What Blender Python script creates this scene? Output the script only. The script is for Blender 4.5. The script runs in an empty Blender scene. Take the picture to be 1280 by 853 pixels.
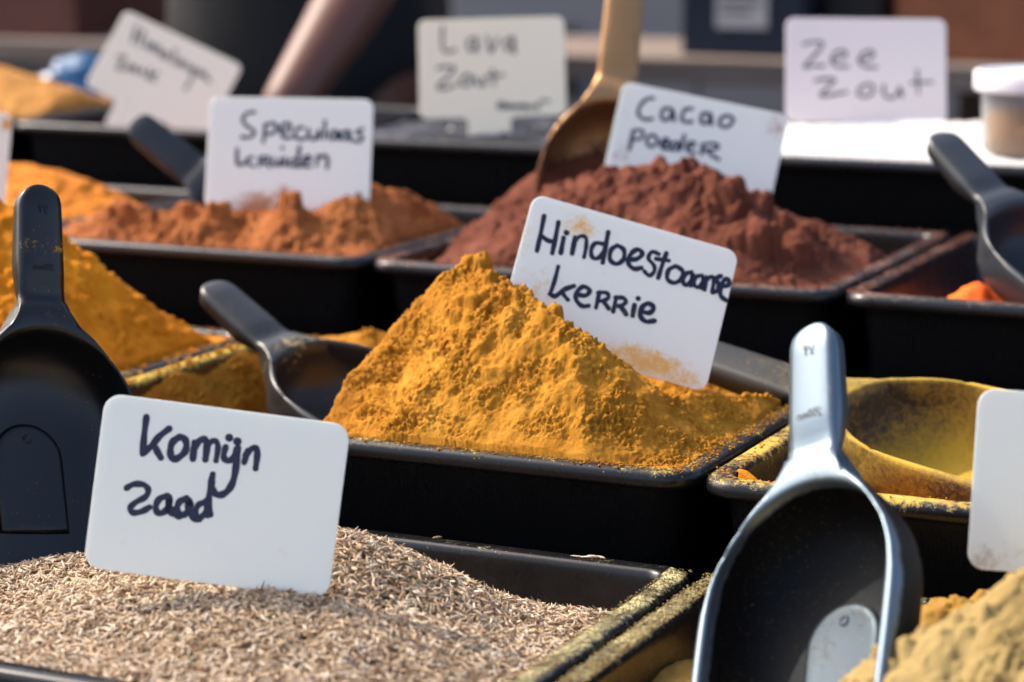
import bpy, bmesh, math, random
import numpy as np
from mathutils import Vector, Matrix, Euler

random.seed(7)
R = math.radians
SC = bpy.context.scene
COL = SC.collection

# ------------------------------------------------------------------ camera, sky, sun, exposure
cam_d = bpy.data.cameras.new('camera')
cam = bpy.data.objects.new('camera', cam_d)
COL.objects.link(cam)
cam.location = (0.0, 0.0, 0.30)
cam.rotation_euler = (R(90 - 10.3), 0, R(24.7))
cam_d.sensor_width = 36.0
cam_d.lens = 3000.0 * 36 / 1280
cam_d.clip_start = 0.01
cam_d.clip_end = 400.0
cam_d.dof.use_dof = True
cam_d.dof.focus_distance = 1.12
cam_d.dof.aperture_fstop = 7.0
SC.camera = cam

SUN_EL, SUN_AZ = R(45), R(176)          # azimuth counted from +X towards +Y
sun_dir = Vector((math.cos(SUN_AZ) * math.cos(SUN_EL), math.sin(SUN_AZ) * math.cos(SUN_EL), math.sin(SUN_EL)))
world = bpy.data.worlds.new('World')
SC.world = world
world.use_nodes = True
wn = world.node_tree
bg = wn.nodes['Background']
sky = wn.nodes.new('ShaderNodeTexSky')
sky.sky_type = 'NISHITA'
sky.sun_disc = False
sky.sun_elevation = SUN_EL
sky.sun_rotation = math.atan2(sun_dir.x, sun_dir.y)
sky.air_density = 0.85
sky.dust_density = 4.0
sky.ozone_density = 0.4
wn.links.new(sky.outputs[0], bg.inputs[0])
bg.inputs[1].default_value = 0.15
sun_d = bpy.data.lights.new('sun', 'SUN')
sun_d.energy = 2.0
sun_d.angle = R(0.5)
sun_d.color = (1.0, 0.91, 0.78)
sun = bpy.data.objects.new('sun', sun_d)
COL.objects.link(sun)
sun.rotation_euler = (-sun_dir).to_track_quat('-Z', 'Y').to_euler()
sun.location = (-3, 0, 4)
SC.view_settings.view_transform = 'Standard'
SC.view_settings.look = 'None'
SC.view_settings.exposure = 1.38
SC.view_settings.gamma = 1.0
SC.view_settings.use_curve_mapping = False
SC.render.engine = 'CYCLES'
SC.cycles.max_bounces = 8

# ------------------------------------------------------------------ small helpers
def link(name, me, parent=None, mats=None):
    o = bpy.data.objects.new(name, me)
    COL.objects.link(o)
    if mats is not None:
        for m in (mats if isinstance(mats, (list, tuple)) else [mats]):
            me.materials.append(m)
    if parent is not None:
        o.parent = parent
    return o

def tag(o, label=None, cat=None, group=None, kind=None):
    if label: o['label'] = label
    if cat: o['category'] = cat
    if group: o['group'] = group
    if kind: o['kind'] = kind
    return o

def empty(name, loc, rot=(0, 0, 0), scale=1.0):
    o = bpy.data.objects.new(name, None)
    COL.objects.link(o)
    o.location = loc
    o.rotation_euler = rot
    o.scale = (scale,) * 3
    o.empty_display_size = 0.02
    return o

def pydata(name, v, f, smooth=True):
    me = bpy.data.meshes.new(name)
    me.from_pydata([tuple(p) for p in v], [], [tuple(q) for q in f])
    me.update()
    if smooth:
        me.polygons.foreach_set('use_smooth', [True] * len(me.polygons))
    return me

def npmesh(name, v, quads, smooth=True):
    v = np.asarray(v, np.float32); q = np.asarray(quads, np.int32)
    k = q.shape[1]
    me = bpy.data.meshes.new(name)
    me.vertices.add(len(v)); me.vertices.foreach_set('co', v.ravel())
    me.loops.add(q.size); me.loops.foreach_set('vertex_index', q.ravel())
    me.polygons.add(len(q))
    me.polygons.foreach_set('loop_start', np.arange(0, q.size, k, dtype=np.int32))
    me.polygons.foreach_set('loop_total', np.full(len(q), k, np.int32))
    me.polygons.foreach_set('use_smooth', np.full(len(q), smooth))
    me.update(calc_edges=True)
    return me

def box_bm(bm, x0, y0, z0, x1, y1, z1, bevel=0.0, seg=2):
    r = bmesh.ops.create_cube(bm, size=1.0)
    vs = r['verts']
    for v in vs:
        v.co = Vector(((x0 + x1) / 2 + v.co.x * (x1 - x0), (y0 + y1) / 2 + v.co.y * (y1 - y0), (z0 + z1) / 2 + v.co.z * (z1 - z0)))
    if bevel:
        es = list({e for v in vs for e in v.link_edges})
        bmesh.ops.bevel(bm, geom=es, offset=bevel, segments=seg, profile=0.5, affect='EDGES')

def box(name, x0, y0, z0, x1, y1, z1, mat, parent=None, bevel=0.0):
    bm = bmesh.new()
    box_bm(bm, x0, y0, z0, x1, y1, z1, bevel)
    me = bpy.data.meshes.new(name)
    bm.to_mesh(me); bm.free()
    return link(name, me, parent, mat)

# ------------------------------------------------------------------ gradient noise (numpy)
_rng = np.random.RandomState(3)
_perm = _rng.permutation(256).astype(np.int32)
_perm = np.concatenate([_perm, _perm, _perm])
_g = _rng.normal(size=(256, 3)); _g /= np.linalg.norm(_g, axis=1)[:, None]
_g = _g.astype(np.float32)

def perlin(p):
    p = p.astype(np.float32)
    i = np.floor(p).astype(np.int32); f = p - i
    i &= 255
    u = f * f * f * (f * (f * 6 - 15) + 10)
    out = np.zeros(len(p), np.float32)
    for dx in (0, 1):
        for dy in (0, 1):
            for dz in (0, 1):
                h = _perm[_perm[_perm[(i[:, 0] + dx) & 255] + ((i[:, 1] + dy) & 255)] + ((i[:, 2] + dz) & 255)]
                g = _g[h]
                d = (g * (f - np.array((dx, dy, dz), np.float32))).sum(1)
                w = (u[:, 0] if dx else 1 - u[:, 0]) * (u[:, 1] if dy else 1 - u[:, 1]) * (u[:, 2] if dz else 1 - u[:, 2])
                out += w * d
    return out * 1.6

def fbm(p, octv, gain=0.5, ridged=False, billow=False):
    a = 1.0; s = np.zeros(len(p), np.float32); q = p.copy()
    for k in range(octv):
        n = perlin(q)
        if ridged: n = 1 - 2 * np.abs(n)
        if billow: n = 2 * np.abs(n) - 0.4
        s += a * n
        a *= gain; q = q * 2.03 + 17.3
    return s

# ------------------------------------------------------------------ materials
def new_mat(name):
    m = bpy.data.materials.new(name)
    m.use_nodes = True
    nt = m.node_tree
    b = nt.nodes['Principled BSDF']
    return m, nt, b, nt.nodes['Material Output']

def N(nt, t, **kw):
    n = nt.nodes.new(t)
    for k, v in kw.items():
        if k in n.inputs: n.inputs[k].default_value = v
        else: setattr(n, k, v)
    return n

def noise(nt, scale, detail=4, rough=0.6, vec=None):
    n = N(nt, 'ShaderNodeTexNoise')
    n.inputs['Scale'].default_value = scale
    n.inputs['Detail'].default_value = detail
    n.inputs['Roughness'].default_value = rough
    if vec is not None: nt.links.new(vec, n.inputs['Vector'])
    return n.outputs['Fac']

def ramp(nt, fac, stops):
    r = N(nt, 'ShaderNodeValToRGB')
    e = r.color_ramp.elements
    while len(e) < len(stops): e.new(0.5)
    for i, (p, c) in enumerate(stops):
        e[i].position = p
        e[i].color = (*c, 1) if len(c) == 3 else c
    nt.links.new(fac, r.inputs[0])
    return r.outputs[0]

def math_n(nt, op, a, b=None, c=None, clamp=False):
    m = N(nt, 'ShaderNodeMath', operation=op)
    m.use_clamp = clamp
    for i, x in enumerate((a, b, c)):
        if x is None: continue
        if isinstance(x, (int, float)): m.inputs[i].default_value = x
        else: nt.links.new(x, m.inputs[i])
    return m.outputs[0]

def mixc(nt, fac, a, b):
    m = N(nt, 'ShaderNodeMix', data_type='RGBA')
    for sock, x in ((m.inputs[0], fac), (m.inputs[6], a), (m.inputs[7], b)):
        if isinstance(x, (int, float)): sock.default_value = x
        elif isinstance(x, tuple): sock.default_value = (*x, 1)
        else: nt.links.new(x, sock)
    return m.outputs[2]

def flat(name, c, rough=0.6, spec=0.4, metallic=0.0, bump=0.0, bscale=200, var=0.0):
    m, nt, b, out = new_mat(name)
    co = N(nt, 'ShaderNodeTexCoord').outputs['Object']
    b.inputs['Roughness'].default_value = rough
    b.inputs['Specular IOR Level'].default_value = spec
    b.inputs['Metallic'].default_value = metallic
    n1 = noise(nt, bscale * 0.12, 5, 0.6, co)
    dark = tuple(x * (1 - var) for x in c); lite = tuple(min(1, x * (1 + var)) for x in c)
    nt.links.new(ramp(nt, n1, [(0.3, dark), (0.7, lite)]), b.inputs['Base Color'])
    if bump:
        bp = N(nt, 'ShaderNodeBump'); bp.inputs['Strength'].default_value = bump; bp.inputs['Distance'].default_value = 0.001
        nt.links.new(noise(nt, bscale, 5, 0.6, co), bp.inputs['Height'])
        nt.links.new(bp.outputs[0], b.inputs['Normal'])
    return m

def powder_mat(name, c_dark, c_mid, c_lite, grain=1400, rough=0.95, bump=0.6):
    m, nt, b, out = new_mat(name)
    co = N(nt, 'ShaderNodeTexCoord').outputs['Object']
    big = noise(nt, 26, 6, 0.65, co)
    fine = noise(nt, grain, 3, 0.7, co)
    f = math_n(nt, 'ADD', math_n(nt, 'MULTIPLY', big, 0.65), math_n(nt, 'MULTIPLY', fine, 0.35))
    nt.links.new(ramp(nt, f, [(0.32, c_dark), (0.5, c_mid), (0.68, c_lite)]), b.inputs['Base Color'])
    b.inputs['Roughness'].default_value = rough
    b.inputs['Specular IOR Level'].default_value = 0.15
    bp = N(nt, 'ShaderNodeBump'); bp.inputs['Strength'].default_value = bump; bp.inputs['Distance'].default_value = 0.0012
    nt.links.new(fine, bp.inputs['Height'])
    nt.links.new(bp.outputs[0], b.inputs['Normal'])
    return m

def plastic_mat(name, base, dust, amount, rough=0.20, scale=260, clump=30, up=True, spec=0.38, ygrad=None, xside=None, soft=14):
    """black moulded plastic; powder lies on what faces up"""
    m, nt, b, out = new_mat(name)
    co = N(nt, 'ShaderNodeTexCoord').outputs['Object']
    geo = N(nt, 'ShaderNodeNewGeometry')
    sep = N(nt, 'ShaderNodeSeparateXYZ'); nt.links.new(geo.outputs['Normal'], sep.inputs[0])
    fine = noise(nt, scale, 4, 0.75, co)
    fine2 = noise(nt, scale * 6, 2, 0.6, co)
    big = noise(nt, clump, 4, 0.6, co)
    s = math_n(nt, 'ADD', math_n(nt, 'MULTIPLY', fine, 0.45), math_n(nt, 'ADD', math_n(nt, 'MULTIPLY', big, 0.4), math_n(nt, 'MULTIPLY', fine2, 0.3)))
    if up:
        upf = math_n(nt, 'MULTIPLY_ADD', sep.outputs[2], 0.16, -0.12)
        s = math_n(nt, 'ADD', s, upf)
    th = 0.72 - amount * 0.3
    if xside:
        sx_ = N(nt, 'ShaderNodeSeparateXYZ'); nt.links.new(co, sx_.inputs[0])
        s = math_n(nt, 'ADD', s, math_n(nt, 'MULTIPLY', math_n(nt, 'GREATER_THAN', math_n(nt, 'MULTIPLY', sx_.outputs[0], xside[0]), xside[1]), xside[2]))
    if ygrad:
        so = N(nt, 'ShaderNodeSeparateXYZ'); nt.links.new(co, so.inputs[0])
        for (yc_, hw_, gain_) in ygrad:
            g_ = math_n(nt, 'DIVIDE', math_n(nt, 'SUBTRACT', so.outputs[1], yc_), hw_)
            g_ = math_n(nt, 'MULTIPLY', math_n(nt, 'EXPONENT', math_n(nt, 'MULTIPLY', math_n(nt, 'MULTIPLY', g_, g_), -1.0)), gain_)
            s = math_n(nt, 'ADD', s, g_)
    mask = math_n(nt, 'MULTIPLY', math_n(nt, 'SUBTRACT', s, th), soft, clamp=True)
    # sparse single grains everywhere
    vor = N(nt, 'ShaderNodeTexVoronoi'); vor.inputs['Scale'].default_value = 420
    nt.links.new(co, vor.inputs['Vector'])
    grain = math_n(nt, 'LESS_THAN', vor.outputs['Distance'], 0.11 + 0.08 * amount)
    sel = N(nt, 'ShaderNodeSeparateColor'); nt.links.new(vor.outputs['Color'], sel.inputs[0])
    grain = math_n(nt, 'MULTIPLY', grain, math_n(nt, 'LESS_THAN', sel.outputs[0], 0.25 + amount * 0.5))
    if up: grain = math_n(nt, 'MULTIPLY', grain, math_n(nt, 'GREATER_THAN', sep.outputs[2], 0.35))
    mask = math_n(nt, 'MAXIMUM', mask, math_n(nt, 'MULTIPLY', grain, 0.7))
    nt.links.new(mixc(nt, mask, base, dust), b.inputs['Base Color'])
    mps = N(nt, 'ShaderNodeMapping'); mps.inputs['Scale'].default_value = (6, 1, 1); mps.inputs['Rotation'].default_value = (0, 0, .35)
    nt.links.new(co, mps.inputs[0])
    rg = math_n(nt, 'ADD', rough - .04, math_n(nt, 'ADD', math_n(nt, 'MULTIPLY', noise(nt, 60, 4, 0.7, co), 0.12), math_n(nt, 'MULTIPLY', noise(nt, 130, 6, 0.8, mps.outputs[0]), 0.12)))
    rr = N(nt, 'ShaderNodeMix'); rr.inputs[3].default_value = 0.9
    nt.links.new(mask, rr.inputs[0]); nt.links.new(rg, rr.inputs[2])
    nt.links.new(rr.outputs[0], b.inputs['Roughness'])
    b.inputs['Specular IOR Level'].default_value = spec
    bp = N(nt, 'ShaderNodeBump'); bp.inputs['Strength'].default_value = 0.5; bp.inputs['Distance'].default_value = 0.0006
    nt.links.new(mask, bp.inputs['Height'])
    nt.links.new(bp.outputs[0], b.inputs['Normal'])
    return m

def card_mat(name, spots, dust, base=(0.88, 0.90, 0.86), gen=0.22, fine=230, tl=0.36):
    """white plastic card; spots = (x, y, rx, ry, strength) of powder smears in card metres"""
    m, nt, b, out = new_mat(name)
    co = N(nt, 'ShaderNodeTexCoord').outputs['Object']
    sep = N(nt, 'ShaderNodeSeparateXYZ'); nt.links.new(co, sep.inputs[0])
    tot = None
    for (sx, sy, rx, ry, st) in spots:
        dx = math_n(nt, 'DIVIDE', math_n(nt, 'SUBTRACT', sep.outputs[0], sx), rx)
        dy = math_n(nt, 'DIVIDE', math_n(nt, 'SUBTRACT', sep.outputs[1], sy), ry)
        d = math_n(nt, 'ADD', math_n(nt, 'MULTIPLY', dx, dx), math_n(nt, 'MULTIPLY', dy, dy))
        g = math_n(nt, 'MULTIPLY', math_n(nt, 'EXPONENT', math_n(nt, 'MULTIPLY', d, -1.0)), st)
        tot = g if tot is None else math_n(nt, 'MAXIMUM', tot, g)
    n1 = noise(nt, fine, 5, 0.75, co)
    n2 = noise(nt, fine * 5, 3, 0.7, co)
    nn = math_n(nt, 'ADD', math_n(nt, 'MULTIPLY', n1, 0.65), math_n(nt, 'MULTIPLY', n2, 0.35))
    if tot is None: tot = gen
    else: tot = math_n(nt, 'MAXIMUM', tot, gen)
    mask = math_n(nt, 'MULTIPLY', math_n(nt, 'ADD', math_n(nt, 'SUBTRACT', nn, 0.72), math_n(nt, 'MULTIPLY', tot, 0.36)), 5, clamp=True)
    col = mixc(nt, mask, base, dust)
    nt.links.new(col, b.inputs['Base Color'])
    mp_ = N(nt, 'ShaderNodeMapping'); mp_.inputs['Scale'].default_value = (1, 9, 1); mp_.inputs['Rotation'].default_value = (0, 0, .7)
    nt.links.new(co, mp_.inputs[0])
    nt.links.new(math_n(nt, 'MULTIPLY_ADD', noise(nt, 160, 6, .8, mp_.outputs[0]), .5, .12), b.inputs['Roughness'])
    b.inputs['Specular IOR Level'].default_value = 0.45
    bpc = N(nt, 'ShaderNodeBump'); bpc.inputs['Strength'].default_value = .25; bpc.inputs['Distance'].default_value = .0004
    nt.links.new(noise(nt, 18, 3, .5, co), bpc.inputs['Height']); nt.links.new(bpc.outputs[0], b.inputs['Normal'])
    tr = N(nt, 'ShaderNodeBsdfTranslucent')
    nt.links.new(col, tr.inputs['Color'])
    mx = N(nt, 'ShaderNodeMixShader'); mx.inputs[0].default_value = tl
    nt.links.new(b.outputs[0], mx.inputs[1]); nt.links.new(tr.outputs[0], mx.inputs[2])
    nt.links.new(mx.outputs[0], out.inputs[0])
    return m

def ink_mat(name, dark, lite, scale=900):
    m, nt, b, out = new_mat(name)
    co = N(nt, 'ShaderNodeTexCoord').outputs['Object']
    nt.links.new(ramp(nt, noise(nt, scale, 4, .7, co), [(0.42, dark), (0.72, lite)]), b.inputs['Base Color'])
    b.inputs['Roughness'].default_value = .38
    return m
INK = ink_mat('marker_ink', (0.005, 0.005, 0.024), (0.025, 0.028, 0.085))
INK_WORN = plastic_mat('marker_ink_dusted', (0.008, 0.009, 0.03), (0.55, 0.33, 0.06), 0.12, rough=0.4, up=False)
P_CURRY = powder_mat('curry_powder', (0.22, 0.080, 0.007), (0.42, 0.172, 0.014), (0.57, 0.272, 0.036))
P_TURM = powder_mat('turmeric_powder', (0.46, 0.135, 0.004), (0.65, 0.215, 0.008), (0.76, 0.30, 0.016))
P_SPEC = powder_mat('biscuit_spice_powder', (0.17, 0.050, 0.015), (0.29, 0.092, 0.026), (0.39, 0.145, 0.044))
P_ORANGE = powder_mat('orange_spice_powder', (0.42, 0.12, 0.015), (0.58, 0.19, 0.022), (0.68, 0.26, 0.04))
P_COCOA = powder_mat('cocoa_powder', (0.064, 0.018, 0.010), (0.128, 0.038, 0.021), (0.20, 0.070, 0.040))
P_TAN = powder_mat('ginger_powder', (0.22, 0.145, 0.05), (0.32, 0.225, 0.085), (0.42, 0.305, 0.125))
P_BROWN = powder_mat('brown_spice_powder', (0.20, 0.10, 0.02), (0.33, 0.18, 0.035), (0.45, 0.28, 0.07))
P_RED = powder_mat('red_pepper_powder', (0.50, 0.05, 0.01), (0.75, 0.12, 0.02), (0.85, 0.22, 0.03))
P_SALT = powder_mat('white_salt', (0.50, 0.485, 0.46), (0.60, 0.585, 0.56), (0.68, 0.67, 0.65), grain=700)
P_GOLD = powder_mat('mustard_powder', (0.34, 0.14, 0.03), (0.42, 0.19, 0.045), (0.50, 0.25, 0.07))
P_LAVA = plastic_mat('black_lava_salt', (0.012, 0.012, 0.016), (0.25, 0.28, 0.35), 0.25, rough=0.35, up=False)
P_PINK = powder_mat('pink_salt', (0.30, 0.13, 0.10), (0.42, 0.20, 0.16), (0.55, 0.3, 0.25), grain=700)
CLOTH = flat('black_cloth', (0.012, 0.012, 0.013), rough=0.9, spec=0.15, bump=0.4, bscale=900)

# ------------------------------------------------------------------ ground and stall
g = pydata('ground', [(-60, -40, -.92), (60, -40, -.92), (60, 80, -.92), (-60, 80, -.92)], [(0, 1, 2, 3)], False)
tag(link('ground', g, None, flat('paving', (0.10, 0.095, 0.09), rough=0.9, bump=0.5, bscale=40, var=0.3)), kind='structure')

stand = tag(empty('display_stand', (-0.7, 1.3, -0.92)), 'stepped market stall counter covered with black cloth under the spice trays', 'stall')
for k, (y0, y1, zt) in enumerate(((0.70, 1.005, -0.066), (1.009, 1.312, -0.026), (1.316, 1.652, 0.014), (1.656, 2.0, 0.054))):
    o = box('step', -2.3 + .7, y0 - 1.3, 0.0, 1.0 + .7, y1 - 1.3, zt + 0.92, CLOTH, stand, bevel=0.003)

# ------------------------------------------------------------------ trays
TAPER = 0.10
def rring(hx, hy, r, z, seg=7):
    pts = []
    r = max(r, 0.0015)
    for cx, cy, a0 in ((hx - r, hy - r, 0), (-hx + r, hy - r, 90), (-hx + r, -hy + r, 180), (hx - r, -hy + r, 270)):
        for k in range(seg + 1):
            a = R(a0 + 90 * k / seg)
            pts.append((cx + r * math.cos(a), cy + r * math.sin(a), z))
    return pts

def tray_mesh(hx, hy, depth=0.064):
    T = TAPER
    prof = [  # inset, corner radius, z
        (0.011 + T * depth, .010, -depth), (0.0085 + T * depth, .012, -depth + .003), (0.0085 + T * .010, .014, -.0110), (0.0080, .015, -.0092), (0.0030, .017, -.0090),
        (0.0009, .018, -.0080), (0.0001, .0185, -.0060), (0.0002, .0185, -.0032), (0.0011, .018, -.0012), (0.0028, .017, -.0002), (0.0050, .016, 0.0),
        (0.0098, .012, 0.0), (0.0112, .011, -.0004), (0.0124, .0105, -.0016), (0.0132, .010, -.0040), (0.0136, .010, -.0080),
        (0.0120 + T * depth, .009, -depth + .007), (0.0150 + T * depth, .007, -depth + .0035), (0.020 + T * depth, .005, -depth + .0026)]
    v, f = [], []
    for ins, r, z in prof:
        v += rring(hx - ins, hy - ins, r, z)
    n = len(v) // len(prof)
    for k in range(len(prof) - 1):
        for i in range(n):
            j = (i + 1) % n
            f.append((k * n + i, k * n + j, (k + 1) * n + j, (k + 1) * n + i))
    f.append(tuple(range(n))[::-1])
    f.append(tuple((len(prof) - 1) * n + i for i in range(n)))
    me = pydata('tray', v, f)
    return me

TRAYS = {}
def tray(key, x0, x1, y0, y1, z, mat, label, name='spice_tray', tilt=0.0):
    hx, hy = (x1 - x0) / 2, (y1 - y0) / 2
    root = empty(name, ((x0 + x1) / 2, (y0 + y1) / 2, z - 0.064), (0, 0, R(tilt)))
    sh = link('tray_shell', tray_mesh(hx, hy), root, mat)
    sh.location = (0, 0, 0.064)
    tag(root, label, 'tray', 'black trays of spices and salts')
    TRAYS[key] = (root, x0, x1, y0, y1, z)
    return root

def crumbs(key, mat, n, smin, smax, where=None, seed=1, side=None):
    """loose powder lying on a tray's rim, one mesh"""
    root, x0, x1, y0, y1, z = TRAYS[key]
    rs = np.random.RandomState(seed)
    octv = np.array([(1, 0, 0), (-1, 0, 0), (0, 1, 0), (0, -1, 0), (0, 0, 1), (0, 0, -.5), ], np.float32)
    octf = np.array([(0, 2, 4), (2, 1, 4), (1, 3, 4), (3, 0, 4), (2, 0, 5), (1, 2, 5), (3, 1, 5), (0, 3, 5)], np.int32)
    V, Fc = [], []
    k = 0
    while k < n:
        s = side if side else rs.choice(list('LRFB'), p=[.3, .3, .2, .2])
        w = rs.beta(1.6, 1.3) * 0.0118 + 0.0012
        if s in 'LR':
            y = rs.uniform(y0 + .006, y1 - .006); x = x0 + w if s == 'L' else x1 - w
        else:
            x = rs.uniform(x0 + .006, x1 - .006); y = y0 + w if s == 'F' else y1 - w
        if where and not where(x, y): 
            k += 1; continue
        sz = smin + (smax - smin) * rs.rand() ** 3
        rot = np.array(Euler(rs.uniform(0, 6.28, 3)).to_matrix())
        p = (octv * rs.uniform(.6, 1.2, (6, 1)) * sz) @ rot.T
        p[:, 2] *= .7
        p += np.array((x, y, z + sz * .25))
        Fc.append(octf + len(V) * 6); V.append(p.astype(np.float32))
        k += 1
    if not V: return
    v = np.concatenate(V); f = np.concatenate(Fc)
    v -= np.array(root.location, np.float32)
    o = link('spilled_powder', npmesh('spilled_powder', v, f, False), root, mat)
    tag(o, kind='stuff')

BLK = (0.006, 0.006, 0.007)
M_T_GREEN = plastic_mat('tray_plastic_tan_dust', BLK, (0.46, 0.42, 0.20), 0.42, scale=300, clump=34)
M_T_YEL = plastic_mat('tray_plastic_yellow_dust', BLK, (0.52, 0.36, 0.05), 0.24, scale=320, clump=34, xside=(-1, .172, .14))
M_T_YEL2 = plastic_mat('tray_plastic_heavy_yellow_dust', BLK, (0.52, 0.34, 0.05), 0.50, scale=300, clump=26)
M_T_CUM = plastic_mat('tray_plastic_light_dust', BLK, (0.46, 0.42, 0.20), 0.08, scale=300, clump=40, xside=(1, .174, .12))
M_T_COC = plastic_mat('tray_plastic_cocoa_dust', BLK, (0.22, 0.10, 0.06), 0.34, scale=260, clump=20)
M_T_SPC = plastic_mat('tray_plastic_spice_dust', BLK, (0.34, 0.17, 0.08), 0.16, scale=260, clump=20)
M_T_PLAIN = plastic_mat('tray_plastic_clean', BLK, (0.3, 0.3, 0.3), -0.1, scale=260, clump=20)

tray('cumin', -0.742, -0.3665, 0.748, 1.006, 0.0, M_T_CUM, 'black tray of cumin seeds behind and around the Komijn zaad card')
tray('tan', -0.3635, 0.012, 0.748, 1.006, 0.0, M_T_GREEN, 'black tray dusted with tan powder holding the blue-grey scoop in the lower right')
tray('turm', -1.13, -0.7495, 1.016, 1.266, 0.04, M_T_YEL, 'black tray of orange turmeric beside the dark scoop at the left edge')
tray('kerrie', -0.7465, -0.3765, 1.016, 1.266, 0.04, M_T_YEL, 'black tray of mustard yellow curry powder with the Hindoestaanse kerrie card')
tray('yellow', -0.3730, 0.01, 1.012, 1.262, 0.04, M_T_YEL2, 'black tray of thin yellow powder holding the yellow-dusted scoop')
tray('orange', -1.28, -0.9855, 1.322, 1.602, 0.08, M_T_SPC, 'black tray of bright orange powder behind the turmeric heap')
tray('spec', -0.9820, -0.7135, 1.320, 1.600, 0.08, M_T_SPC, 'black tray of light brown spice with the Speculaas kruiden card')
tray('cacao', -0.7100, -0.4035, 1.320, 1.605, 0.08, M_T_COC, 'black tray heaped with cocoa behind the curry card')
tray('red', -0.3995, -0.08, 1.318, 1.605, 0.08, M_T_COC, 'nearly empty black tray with a little red powder at the right edge')
tray('gold', -1.58, -1.238, 1.664, 1.945, 0.12, M_T_PLAIN, 'black tray of pale mustard powder in the top left corner')
tray('himal', -1.234, -0.962, 1.662, 1.945, 0.12, M_T_PLAIN, 'black tray under the tilted Himalaya zout card')
tray('lava', -0.9585, -0.640, 1.662, 1.950, 0.12, M_T_PLAIN, 'black tray of black salt under the Lava zout card')
tray('zee', -0.6365, -0.325, 1.662, 1.850, 0.12, M_T_PLAIN, 'black tray of white salt under the Zee zout card')

# ------------------------------------------------------------------ heaps
def smax(a, b, k=0.006):
    h = np.clip(0.5 + 0.5 * (a - b) / k, 0, 1)
    return b * (1 - h) + a * h + k * h * (1 - h)

def seg_h(x, y, P, slope, soft=0.010):
    """surface that falls away from a crest line at the angle of repose"""
    out = np.full(x.shape, -9.0)
    for (ax, ay, az), (bx, by, bz) in zip(P[:-1], P[1:]):
        dx, dy = bx - ax, by - ay
        t = np.clip(((x - ax) * dx + (y - ay) * dy) / (dx * dx + dy * dy), 0, 1)
        d = np.sqrt((x - ax - t * dx) ** 2 + (y - ay - t * dy) ** 2)
        d = np.sqrt(d * d + soft * soft) - soft
        out = np.maximum(out, az + (bz - az) * t - slope * d)
    return out

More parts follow.
